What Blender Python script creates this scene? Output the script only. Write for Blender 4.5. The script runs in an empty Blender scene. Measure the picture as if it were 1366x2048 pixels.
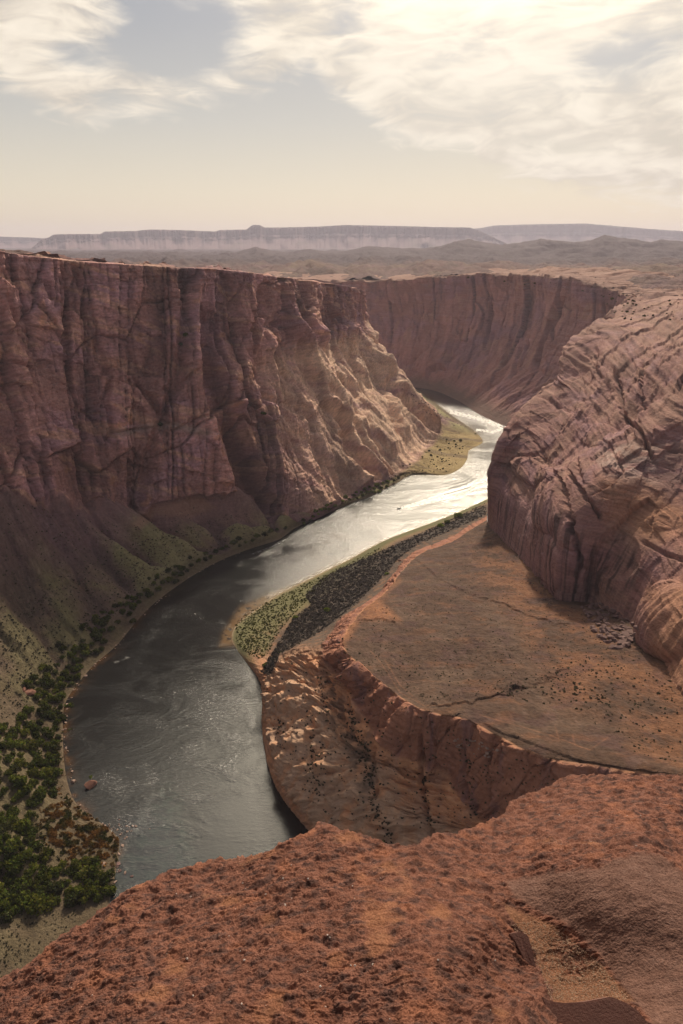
import bpy, bmesh, math, random, time
import numpy as np
T0 = time.time()
SC = bpy.context.scene
COL = SC.collection
# ------------------------------------------------------------------ camera
F, CX, CY = 1365.0, 683.0, 1024.0
TH = math.atan(534 / 1365)
ST, CT = math.sin(TH), math.cos(TH)
CAMZ = 300.0
cd = bpy.data.cameras.new('camera'); cam = bpy.data.objects.new('camera', cd); COL.objects.link(cam)
cam.location = (0, 0, CAMZ); cam.rotation_euler = (math.pi / 2 - TH, 0, 0)
cd.sensor_fit = 'VERTICAL'; cd.sensor_height = 36; cd.sensor_width = 24; cd.lens = 36 * F / 2048
cd.clip_start = 0.05; cd.clip_end = 120000
SC.camera = cam
# ------------------------------------------------------------------ light
SUN_AZ, SUN_EL = math.radians(15), math.radians(40)
sd = (math.sin(SUN_AZ) * math.cos(SUN_EL), math.cos(SUN_AZ) * math.cos(SUN_EL), math.sin(SUN_EL))
sl = bpy.data.lights.new('sun', 'SUN'); sl.energy = 3.9; sl.angle = math.radians(4); sl.color = (1.0, .86, .68)
so = bpy.data.objects.new('sun', sl); COL.objects.link(so)
so.rotation_euler = (math.pi / 2 - SUN_EL, 0, math.pi - SUN_AZ)
so.location = (0, 0, 400)
SC.view_settings.view_transform = 'Standard'; SC.view_settings.look = 'None'
SC.view_settings.exposure = 0.0; SC.view_settings.gamma = 1
SC.cycles.use_denoising = True
SC.cycles.max_bounces = 5; SC.cycles.diffuse_bounces = 3; SC.cycles.volume_bounces = 0
SC.cycles.sample_clamp_indirect = 4

class NT:
    """small helper around a node tree"""
    def __init__(s, nt): s.nt = nt; nt.nodes.clear()
    def n(s, typ, props=None, **ins):
        nd = s.nt.nodes.new(typ)
        for k, v in (props or {}).items(): setattr(nd, k, v)
        for k, v in ins.items():
            key = k if not k[0] == '_' else int(k[1:])
            sock = nd.inputs[key.replace('__', ' ') if isinstance(key, str) else key]
            if isinstance(v, bpy.types.NodeSocket): s.nt.links.new(v, sock)
            else: sock.default_value = v
        return nd
    def m(s, op, a, b=None, c=None, clamp=False):
        nd = s.n('ShaderNodeMath', {'operation': op, 'use_clamp': clamp}, _0=a)
        for i, v in ((1, b), (2, c)):
            if v is None: continue
            if isinstance(v, bpy.types.NodeSocket): s.nt.links.new(v, nd.inputs[i])
            else: nd.inputs[i].default_value = v
        return nd.outputs[0]
    def mix(s, f, a, b, bt='MIX'):
        nd = s.nt.nodes.new('ShaderNodeMix'); nd.data_type = 'RGBA'; nd.blend_type = bt
        for sk, v in ((nd.inputs[0], f), (nd.inputs[6], a), (nd.inputs[7], b)):
            if isinstance(v, bpy.types.NodeSocket): s.nt.links.new(v, sk)
            else: sk.default_value = v if not isinstance(v, tuple) else (*v, 1)[:4]
        return nd.outputs[2]
    def noise(s, vec, scale, detail=4, rough=.55, dist=0.0):
        return s.n('ShaderNodeTexNoise', None, Vector=vec, Scale=scale, Detail=detail, Roughness=rough, Distortion=dist).outputs[0]
    def mp(s, vec, sc=(1, 1, 1), rot=(0, 0, 0), loc=(0, 0, 0)):
        return s.n('ShaderNodeMapping', None, Vector=vec, Scale=sc, Rotation=rot, Location=loc).outputs[0]
    def ramp(s, f, pts):
        nd = s.nt.nodes.new('ShaderNodeValToRGB'); e = nd.color_ramp.elements
        while len(e) < len(pts): e.new(.5)
        for el, (p, c) in zip(e, pts):
            el.position = p; el.color = (*c, 1) if isinstance(c, tuple) else (c, c, c, 1)
        s.nt.links.new(f, nd.inputs[0]); return nd.outputs[0]
    def mr(s, v, a, b, c=0.0, d=1.0, smooth=True):
        nd = s.n('ShaderNodeMapRange', {'interpolation_type': 'SMOOTHSTEP' if smooth else 'LINEAR'}, Value=v)
        for i, q in ((1, a), (2, b), (3, c), (4, d)):
            if isinstance(q, bpy.types.NodeSocket): s.nt.links.new(q, nd.inputs[i])
            else: nd.inputs[i].default_value = q
        return nd.outputs[0]

# ------------------------------------------------------------------ sky (world)
def azel(px, py):
    u = (px - CX) / F; v = (CY - py) / F
    y = CT + v * ST; z = -ST + v * CT
    return math.degrees(math.atan2(u, y)), math.degrees(math.atan2(z, math.hypot(u, y)))

def build_world():
    w = bpy.data.worlds.new('World'); SC.world = w; w.use_nodes = True
    t = NT(w.node_tree)
    out = t.n('ShaderNodeOutputWorld')
    gen = t.n('ShaderNodeTexCoord').outputs['Generated']
    sep = t.n('ShaderNodeSeparateXYZ', None, Vector=gen)
    X, Y, Z = sep.outputs
    az = t.m('MULTIPLY', t.m('ARCTAN2', X, Y), 57.2958)
    el = t.m('MULTIPLY', t.m('ARCSINE', Z), 57.2958)
    sky = t.n('ShaderNodeTexSky', {'sky_type': 'NISHITA', 'sun_disc': False, 'sun_elevation': SUN_EL,
              'sun_rotation': SUN_AZ, 'air_density': 1.2, 'dust_density': 3.0, 'ozone_density': 1.0, 'altitude': 1200}).outputs[0]
    skyn = t.mix(1.0, sky, (.075, .067, .062), 'MULTIPLY')
    # hazy veil of thin high cloud over all of the clear sky: cream near the horizon, pale grey higher
    f = t.m('DIVIDE', el, 60.0, clamp=True)
    veil = t.ramp(f, [(0, (1.0, .83, .58)), (.06, (.90, .79, .58)), (.14, (.66, .625, .54)), (.24, (.42, .43, .44)), (.45, (.24, .26, .30)), (1, (.12, .145, .20))])
    clear = t.mix(.72, skyn, veil)
    # clouds : coordinates in degrees of azimuth and elevation
    cv = t.n('ShaderNodeCombineXYZ', None, X=az, Y=el, Z=0.0).outputs[0]
    warp = t.n('ShaderNodeTexNoise', None, Vector=t.mp(cv, (.05, .09, 1)), Scale=1.0, Detail=3).outputs['Color']
    cvw = t.n('ShaderNodeVectorMath', {'operation': 'MULTIPLY_ADD'}, _0=warp, _1=(5, 3, 0), _2=cv).outputs[0]
    bd = [(-24, azel(0, 170)[1]), (-19, azel(90, 245)[1]), (-14, azel(300, 232)[1]), (-9, azel(460, 205)[1]), (-5.2, azel(540, 178)[1]), (-2.3, azel(618, 140)[1]),
          (.5, azel(700, 215)[1]), (3.5, azel(800, 275)[1]), (6.5, azel(880, 302)[1]), (9.6, azel(950, 300)[1]), (10.4, azel(985, 345)[1]), (16, azel(1130, 385)[1]), (24, azel(1366, 415)[1]), (40, 1.0)]
    lo, hi = -40.0, 40.0
    bd = [(-40, 9.0)] + bd
    fa = t.m('DIVIDE', t.m('SUBTRACT', az, lo), hi - lo, clamp=True)
    bnd = t.m('MULTIPLY', t.ramp(fa, [((a - lo) / (hi - lo), max(e, 0) / 20) for a, e in bd]), 20.0)
    n1 = t.noise(t.mp(cvw, (.13, .40, 1), (0, 0, math.radians(-14))), 1.0, 7, .54, .5)
    n2 = t.noise(t.mp(cvw, (.28, 1.0, 1), (0, 0, math.radians(-20)), (7, 3, 0)), 1.0, 6, .52, .9)
    dd = t.m('ADD', t.m('SUBTRACT', el, bnd), t.m('MULTIPLY', t.m('SUBTRACT', n2, .5), 3.4))
    dens = t.mr(dd, -.35, 1.5)
    # blue-grey openings inside the bank
    def blob(a0, e0, ra, re, rot=0.0):
        c_, s_ = math.cos(rot), math.sin(rot)
        da = t.m('SUBTRACT', az, a0); de = t.m('SUBTRACT', el, e0)
        x = t.m('ADD', t.m('MULTIPLY', da, c_ / ra), t.m('MULTIPLY', de, s_ / ra))
        y = t.m('ADD', t.m('MULTIPLY', da, -s_ / re), t.m('MULTIPLY', de, c_ / re))
        return t.m('EXPONENT', t.m('MULTIPLY', t.m('ADD', t.m('MULTIPLY', x, x), t.m('MULTIPLY', y, y)), -1.0))
    holes = None
    for px, py, ra, re, rot, k in ((335, 60, 4.2, 2.9, -.5, 1.25), (165, 115, 2.4, 1.0, 0, .85), (450, 50, 2.5, 2.2, 0, .55), (1240, 120, 4.2, 1.3, .1, .85), (235, 205, 2.0, .8, 0, .6),
                                   (1130, 300, 4.5, .8, -.1, .5), (700, 40, 1.5, 2.2, 0, .35), (900, 115, 3, .8, .2, .3)):
        a0, e0 = azel(px, py)
        b = t.m('MULTIPLY', blob(a0, e0, ra, re, rot), k)
        holes = b if holes is None else t.m('ADD', holes, b)
    thin = t.m('ADD', t.m('MULTIPLY', t.m('SUBTRACT', n1, .5), 1.9), t.m('MULTIPLY', t.m('SUBTRACT', n2, .5), .9))
    cover = t.mr(t.m('ADD', t.m('SUBTRACT', 1.0, holes), thin), .1, 1.0)
    dens = t.m('MULTIPLY', dens, cover)
    # overhead and behind: broken cloud
    glow = blob(14, 34, 26, 14)
    face = t.mr(t.m('ABSOLUTE', az), 40, 130)      # the sky turned away from the sun is darker
    glow2 = blob(10, 11, 13, 5)
    ccol = t.mix(t.mr(t.m('ADD', t.m('MULTIPLY', n1, .6), t.m('MULTIPLY', n2, .4)), .36, .62), (.68, .60, .50), (1.0, .90, .75))
    ccol = t.mix(t.m('MULTIPLY', glow2, .45), ccol, (1.02, .94, .80))
    ccol = t.mix(t.mr(el, 30, 65), ccol, (.27, .27, .29))
    col = t.mix(dens, clear, ccol)
    col = t.mix(t.m('MULTIPLY', face, .75), col, (.09, .11, .16))
    gl = t.n('ShaderNodeVectorMath', {'operation': 'SCALE'}, _0=(1.0, .86, .64))
    t.nt.links.new(t.m('MULTIPLY', glow, .45), gl.inputs['Scale'])
    # the thin sunlit cloud round the sun itself is far brighter than the rest
    g3 = t.n('ShaderNodeVectorMath', {'operation': 'SCALE'}, _0=(1.0, .86, .64))
    t.nt.links.new(t.m('ADD', t.m('MULTIPLY', blob(12, 31, 14, 8.3), 11.0), t.m('MULTIPLY', blob(-3, 41, 13, 10), t.m('MULTIPLY', t.mr(n1, .3, .7), 7.5))), g3.inputs['Scale'])
    s1 = t.n('ShaderNodeVectorMath', {'operation': 'ADD'}, _0=col, _1=gl.outputs[0]).outputs[0]
    s1 = t.n('ShaderNodeVectorMath', {'operation': 'ADD'}, _0=s1, _1=g3.outputs[0]).outputs[0]
    bg = t.n('ShaderNodeBackground', None, Color=s1, Strength=1.0)
    t.nt.links.new(bg.outputs[0], out.inputs['Surface'])
build_world()

# ------------------------------------------------------------------ projection helpers
def ray(px, py):
    px = np.asarray(px, float); py = np.asarray(py, float)
    u = (px - CX) / F; v = (CY - py) / F
    return u, CT + v * ST, -ST + v * CT
def Uz(px, py, z):
    u, y, zz = ray(px, py); D = (np.asarray(z, float) - CAMZ) / zz
    return np.stack(np.broadcast_arrays(u * D, y * D, CAMZ + zz * D), -1)
def UY(px, py, Y):
    u, y, zz = ray(px, py); D = Y / y
    return np.stack(np.broadcast_arrays(u * D, y * D, CAMZ + zz * D), -1)
def proj(P):
    x = P[..., 0]; y = P[..., 1]; z = P[..., 2] - CAMZ
    D = y * CT - z * ST
    D = np.where(np.abs(D) < 1e-3, 1e-3, D)
    return CX + F * x / D, CY - F * (y * ST + z * CT) / D, D
def zsky(px, py, y):
    u, yd, zd = ray(px, py)
    return CAMZ + y * zd / yd

# ------------------------------------------------------------------ numpy noise
def _h(ix, iy, seed):
    n = (ix.astype(np.int64) * 374761393 + iy.astype(np.int64) * 668265263 + seed * 1274126177) & 0xFFFFFFFF
    n = ((n ^ (n >> 13)) * 1274126177) & 0xFFFFFFFF
    n = ((n ^ (n >> 16)) * 2246822519) & 0xFFFFFFFF
    return n ^ (n >> 15)
_G = np.array([[math.cos(a), math.sin(a)] for a in np.arange(16) * math.pi / 8], np.float32)
def gn(x, y, seed=0):
    x = np.asarray(x, np.float64); y = np.asarray(y, np.float64)
    x, y = np.broadcast_arrays(x, y)
    ix = np.floor(x); iy = np.floor(y); fx = (x - ix).astype(np.float32); fy = (y - iy).astype(np.float32)
    ix = ix.astype(np.int64); iy = iy.astype(np.int64)
    u = fx * fx * fx * (fx * (fx * 6 - 15) + 10); v = fy * fy * fy * (fy * (fy * 6 - 15) + 10)
    def c(dx, dy):
        g = _G[_h(ix + dx, iy + dy, seed) & 15]
        return g[..., 0] * (fx - dx) + g[..., 1] * (fy - dy)
    a = c(0, 0); a = a + u * (c(1, 0) - a)
    b = c(0, 1); b = b + u * (c(1, 1) - b)
    return (a + v * (b - a)) * 1.45
def fbm(x, y, o=4, seed=0, g=.5):
    r = 0; A = 1.0; s = 1.0; tot = 0
    for i in range(o):
        r = r + A * gn(x * s + 17.3 * i, y * s - 9.1 * i, seed + i); tot += A; A *= g; s *= 2.03
    return r / tot
def billow(x, y, o=3, seed=0, g=.5):
    r = 0; A = 1.0; s = 1.0; tot = 0
    for i in range(o):
        r = r + A * np.abs(gn(x * s + 17.3 * i, y * s - 9.1 * i, seed + i)); tot += A; A *= g; s *= 2.1
    return r / tot * 2.2
def worley(x, y, seed=0, jit=.9):
    x = np.asarray(x, np.float64); y = np.asarray(y, np.float64)
    ix = np.floor(x).astype(np.int64); iy = np.floor(y).astype(np.int64)
    f1 = np.full(x.shape, 9., np.float32); f2 = f1.copy(); cid = np.zeros(x.shape, np.int64); DX = np.zeros(x.shape, np.float32); DY = DX.copy()
    for dx in (-1, 0, 1):
        for dy in (-1, 0, 1):
            h = _h(ix + dx, iy + dy, seed)
            px = ix + dx + .5 + jit * ((h & 1023) / 1023. - .5); py = iy + dy + .5 + jit * (((h >> 10) & 1023) / 1023. - .5)
            ex = (x - px).astype(np.float32); ey = (y - py).astype(np.float32); d = ex * ex + ey * ey
            c = d < f1
            f2 = np.where(c, f1, np.minimum(f2, d)); f1 = np.where(c, d, f1)
            cid = np.where(c, h, cid); DX = np.where(c, ex, DX); DY = np.where(c, ey, DY)
    return np.sqrt(f1), np.sqrt(f2), cid, DX, DY
def facets(x, y, seed=0, tilt=1.0):
    """broken rock faces: every cell has its own offset and its own tilt"""
    f1, f2, c, dx, dy = worley(x, y, seed)
    a = (c & 255) / 255. - .5; b = ((c >> 8) & 255) / 255. - .5; d = ((c >> 16) & 255) / 255. - .5
    return a + tilt * (b * dx * 2 + d * dy), f2 - f1
def blocks(x, y, seed=0, tilt=.6):
    """jointed rock: upright slabs of uneven width, each broken at its own levels"""
    x = np.asarray(x, float); i = np.floor(x); f = x - i
    b = (_h(i.astype(np.int64), np.zeros(i.shape, np.int64), seed) & 1023) / 1023. * .7 + .15   # uneven widths: a second joint inside each unit
    k = i * 2 + (f > b); lo = np.where(f > b, b, 0); hi = np.where(f > b, 1., b); u = (f - lo) / (hi - lo)
    off = (_h(k.astype(np.int64), np.ones(i.shape, np.int64), seed + 1) & 1023) / 1023.
    yy = y + off * 3 + .12 * (u - .5); j = np.floor(yy); h = _h(k.astype(np.int64), j.astype(np.int64), seed + 2)
    a = (h & 255) / 255. - .5; t1 = ((h >> 8) & 255) / 255. - .5; t2 = ((h >> 16) & 255) / 255. - .5
    edge = np.minimum(np.minimum(u, 1 - u) * (hi - lo), .5)
    return a + tilt * (t1 * (u - .5) * 2 + t2 * (yy - j - .5)), edge * 2
def sstep(a, b, x):
    t = np.clip((x - a) / (b - a), 0, 1); return t * t * (3 - 2 * t)
def pdist(px, py, pts):
    """distance in photo pixels to a polyline, signed side (+ = right of its direction), and position along it 0..1"""
    pts = np.asarray(pts, float); best = np.full(px.shape, 1e9); side = np.zeros(px.shape); along = np.zeros(px.shape)
    L = np.r_[0, np.cumsum(np.hypot(*np.diff(pts[:, :2], axis=0).T))]
    for i in range(len(pts) - 1):
        a = pts[i, :2]; b = pts[i + 1, :2]; d = b - a; l2 = d @ d
        tt = np.clip(((px - a[0]) * d[0] + (py - a[1]) * d[1]) / l2, 0, 1)
        ex = px - a[0] - tt * d[0]; ey = py - a[1] - tt * d[1]; ds = np.hypot(ex, ey)
        c = ds < best
        best = np.where(c, ds, best); side = np.where(c, np.sign(d[0] * ey - d[1] * ex), side)
        along = np.where(c, (L[i] + tt * math.sqrt(l2)) / L[-1], along)
    return best, side, along
def inpoly(px, py, pts):
    pts = np.asarray(pts, float); r = np.zeros(px.shape, bool); j = len(pts) - 1
    for i in range(len(pts)):
        xi, yi = pts[i]; xj, yj = pts[j]
        c = ((yi > py) != (yj > py)) & (px < (xj - xi) * (py - yi) / ((yj - yi) or 1e-9) + xi)
        r ^= c; j = i
    return r
def softpoly(px, py, pts, w):
    pts2 = np.vstack([pts, pts[:1]]); d, _, _ = pdist(px, py, pts2)
    return sstep(-w, w, np.where(inpoly(px, py, pts), d, -d))
def pchip(x, Y, xi):
    """monotone cubic through Y (n, ...) at x, evaluated at xi"""
    x = np.asarray(x, float); Y = np.asarray(Y, float); n = len(x)
    h = np.diff(x).reshape(-1, *([1] * (Y.ndim - 1))); dl = np.diff(Y, axis=0) / h
    m = np.zeros_like(Y)
    if n > 2:
        a, b = dl[:-1], dl[1:]; w1 = 2 * h[1:] + h[:-1]; w2 = h[1:] + 2 * h[:-1]
        with np.errstate(divide='ignore', invalid='ignore'):
            mm = (w1 + w2) / (w1 / a + w2 / b)
        # softened at extrema so that lines keep flowing
        m[1:-1] = np.where(a * b > 0, mm, .25 * (a + b))
    m[0] = dl[0]; m[-1] = dl[-1]
    k = np.clip(np.searchsorted(x, xi, side='right') - 1, 0, n - 2); hh = (x[k + 1] - x[k])
    t = ((xi - x[k]) / hh).reshape(-1, *([1] * (Y.ndim - 1))); hh = hh.reshape(t.shape)
    t2 = t * t; t3 = t2 * t
    return (2 * t3 - 3 * t2 + 1) * Y[k] + (t3 - 2 * t2 + t) * hh * m[k] + (-2 * t3 + 3 * t2) * Y[k + 1] + (t3 - t2) * hh * m[k + 1]
def samples(n_per):
    out = [0.0]
    for i, n in enumerate(n_per): out += list(i + np.arange(1, n + 1) / n)
    return np.array(out)
def loft(ctrl, rows, cols):
    """ctrl [row][col] xyz -> fine grid; rows/cols: samples per control interval"""
    C = np.asarray(ctrl, float)
    ri, ci = samples(rows), samples(cols)
    A = pchip(np.arange(C.shape[0]), C, ri)
    B = pchip(np.arange(C.shape[1]), np.swapaxes(A, 0, 1), ci)
    return np.swapaxes(B, 0, 1).copy(), ri, ci
def normals(P):
    a = np.gradient(P, axis=0); b = np.gradient(P, axis=1)
    n = np.cross(b, a); l = np.linalg.norm(n, axis=-1, keepdims=True)
    return n / np.maximum(l, 1e-9)
def arclen(P, axis):
    d = np.linalg.norm(np.diff(P, axis=axis), axis=-1)
    z = np.zeros_like(np.take(d, [0], axis=axis))
    return np.concatenate([z, np.cumsum(d, axis=axis)], axis=axis)
def lerp(a, b, t):
    t = np.asarray(t)[..., None]; return np.asarray(a) * (1 - t) + np.asarray(b) * t

# ------------------------------------------------------------------ mesh helpers
def link_mesh(name, V, Fc, mat, col=None, smooth=True, parent=None, attr=None):
    me = bpy.data.meshes.new(name)
    V = np.ascontiguousarray(V, np.float32).reshape(-1, 3); Fc = np.ascontiguousarray(Fc, np.int32)
    nf, k = Fc.shape
    me.vertices.add(len(V)); me.vertices.foreach_set('co', V.ravel())
    me.loops.add(nf * k); me.loops.foreach_set('vertex_index', Fc.ravel())
    me.polygons.add(nf); me.polygons.foreach_set('loop_start', np.arange(nf, dtype=np.int32) * k)
    me.polygons.foreach_set('use_smooth', np.full(nf, smooth))
    for nm, cc in [('Col', col)] + list((attr or {}).items()):
        if cc is None: continue
        cc = np.asarray(cc, np.float32).reshape(len(V), -1)
        if cc.shape[1] == 3: cc = np.hstack([cc, np.ones((len(V), 1), np.float32)])
        at = me.color_attributes.new(nm, 'FLOAT_COLOR', 'POINT'); at.data.foreach_set('color', cc.ravel())
    me.update(calc_edges=True); me.validate()
    if mat: me.materials.append(mat)
    o = bpy.data.objects.new(name, me); COL.objects.link(o)
    if parent: o.parent = parent
    return o
def grid_faces(R, C, keep=None):
    i = np.arange(R * C).reshape(R, C)
    f = np.stack([i[:-1, :-1], i[:-1, 1:], i[1:, 1:], i[1:, :-1]], -1).reshape(-1, 4)
    if keep is not None: f = f[keep[:-1, :-1].ravel() & keep[1:, 1:].ravel()]
    return f
def tag(o, label=None, cat=None, group=None, kind=None):
    if label: o['label'] = label
    if cat: o['category'] = cat
    if group: o['group'] = group
    if kind: o['kind'] = kind
    return o
SHEETS = []
def sheet(name, P, mat, col, keep=None, attr=None, reg=True):
    R, C = P.shape[:2]
    fc = grid_faces(R, C, keep)
    o = link_mesh(name, P.reshape(-1, 3), fc, mat, col.reshape(-1, col.shape[-1]), attr=attr)
    tag(o, kind='structure')
    if reg: SHEETS.append((name, P, normals(P)))
    return o

# ------------------------------------------------------------------ materials
def rock_mat(name, s=1.0, bump=1.25, strata=.25, rough=.92, fine=1.0, vary=.35, hi=True):
    """sandstone / soil: colour from the surface's own zones, broken up at several scales; s = size of the pattern in metres"""
    m = bpy.data.materials.new(name); m.use_nodes = True; t = NT(m.node_tree)
    out = t.n('ShaderNodeOutputMaterial')
    co = t.n('ShaderNodeTexCoord').outputs['Object']
    col = t.n('ShaderNodeAttribute', {'attribute_name': 'Col'}).outputs['Color']
    a = t.noise(co, .05 / s, 6, .62, .3); b = t.noise(co, .45 / s, 5, .65); 
    zs = t.noise(t.mp(co, (.02 / s, .02 / s, .5 / s), (.06, -.05, 0)), 1.0, 5, .7, .3)
    k = t.m('ADD', t.m('MULTIPLY', t.m('SUBTRACT', a, .5), 1.5 * vary), t.m('MULTIPLY', t.m('SUBTRACT', b, .5), 1.6 * vary))
    k = t.m('ADD', k, t.m('MULTIPLY', t.m('SUBTRACT', zs, .5), strata * 2))
    k = t.m('ADD', k, 1.0)
    kk = t.n('ShaderNodeCombineXYZ', None, X=k, Y=t.m('POWER', k, 1.12), Z=t.m('POWER', k, 1.2)).outputs[0]
    base = t.n('ShaderNodeVectorMath', {'operation': 'MULTIPLY'}, _0=col, _1=kk).outputs[0]
    bs = t.n('ShaderNodeBsdfPrincipled', None, Base__Color=base, Roughness=rough)
    bs.inputs['Specular IOR Level'].default_value = .25
    h = t.m('ADD', t.m('MULTIPLY', t.noise(co, .35 / s, 6, .68), 2.2 * s), t.m('MULTIPLY', zs, 1.3 * s * (1 if strata > .1 else .2)))
    vo = t.n('ShaderNodeTexVoronoi', {'feature': 'DISTANCE_TO_EDGE'}, Vector=t.mp(co, (.16 / s, .16 / s, .09 / s), (.1, .15, 0)), Scale=1.0).outputs[0]
    alpha = t.n('ShaderNodeAttribute', {'attribute_name': 'Col'}).outputs['Alpha']
    if hi: h = t.m('ADD', h, t.m('MULTIPLY', alpha, t.m('MULTIPLY', t.mr(vo, 0, .07), .5 * s * fine)))
    bp = t.n('ShaderNodeBump', None, Strength=.75 * bump, Distance=1.0, Height=h)
    t.nt.links.new(bp.outputs[0], bs.inputs['Normal'])
    t.nt.links.new(bs.outputs[0], out.inputs['Surface'])
    return m
M_CLIFF = rock_mat('canyon_sandstone', 1.0, 1.3, .28)
M_SLICK = rock_mat('slickrock', .7, 1.0, .18, fine=.6, vary=.28)
M_SOIL = rock_mat('canyon_soil', .6, .7, .0, fine=.0, vary=.45)
M_FAR = rock_mat('far_rock', 6.0, 1.0, .2, hi=False)

# albedo palette (linear)
RED = np.array([.31, .160, .140]); PURP = np.array([.245, .135, .145]); TAN = np.array([.43, .25, .180]); ORG = np.array([.47, .235, .125])
DARK = np.array([.06, .036, .036]); DIRT = np.array([.145, .100, .074]); GRASS = np.array([.155, .145, .065]); PALE = np.array([.52, .36, .25])
BROWN = np.array([.105, .066, .047]); YEL = np.array([.30, .22, .10]); SAND = np.array([.46, .33, .21]); GREY = np.array([.33, .25, .22])
def cmix(c, new, w): return c * (1 - w[..., None]) + new * w[..., None]

print('setup', round(time.time() - T0, 1))
#==TERRAIN
# ------------------------------------------------------------------ LEFT WALL : shore, talus, cliff, rim as one sheet
SKY_L = np.array([(-900, 470), (-400, 480), (-100, 492), (0, 499), (30, 506), (55, 511), (92, 520), (128, 520), (165, 524), (200, 524), (232, 521), (262, 530), (330, 534), (380, 537), (420, 537), (450, 541),
                  (500, 546), (548, 553), (580, 557), (600, 560), (650, 566), (700, 573), (735, 583), (745, 590), (900, 600)], float)
LEFT = [  # shore px,py | cliff foot px,py,z | depth of the cliff in plan (or the rim's own x,y)
    ((150, 2100), (-900, 1700, 60), 80), ((225, 1800), (-600, 1400, 75), 70), ((243, 1690), (-450, 1270, 90), 60), ((150, 1600), (-330, 1180, 100), 60),
    ((128, 1480), (-220, 1100, 105), 60), ((135, 1400), (-130, 1050, 108), 60), ((180, 1340), (-50, 1015, 107), 60), ((235, 1290), (20, 995, 102), 55),
    ((290, 1225), (100, 992, 92), 55), ((365, 1165), (190, 1010, 70), 55), ((440, 1122), (265, 1038, 47), 58), ((500, 1098), (350, 1018, 50), 60),
    ((560, 1078), (430, 1003, 52), 62), ((588, 1058), (500, 1010, 38), 66), ((620, 1042), (550, 1028, 20), 72), ((655, 1027), (592, 1038, 9), 80),
    ((700, 1008), (650, 1018, 6), 92), ((745, 990), (710, 985, 6), 105), ((790, 968), (755, 962, 6), 120),
    ((832, 948), (795, 943, 7), (-20, 1062)), ((890, 950), (828, 925, 8), (0, 1098)), ((935, 925), (850, 900, 9), (16, 1130)), ((938, 903), (868, 882, 12), (28, 1158)),
    ((968, 882), (880, 862, 18), (36, 1188)), ((950, 862), (872, 838, 30), (41, 1222)), ((915, 838), (855, 815, 40), (42, 1265)), ((870, 805), (835, 795, 45), (38, 1320)),
    ((818, 772), (805, 765, 50), (20, 1390))]
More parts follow.
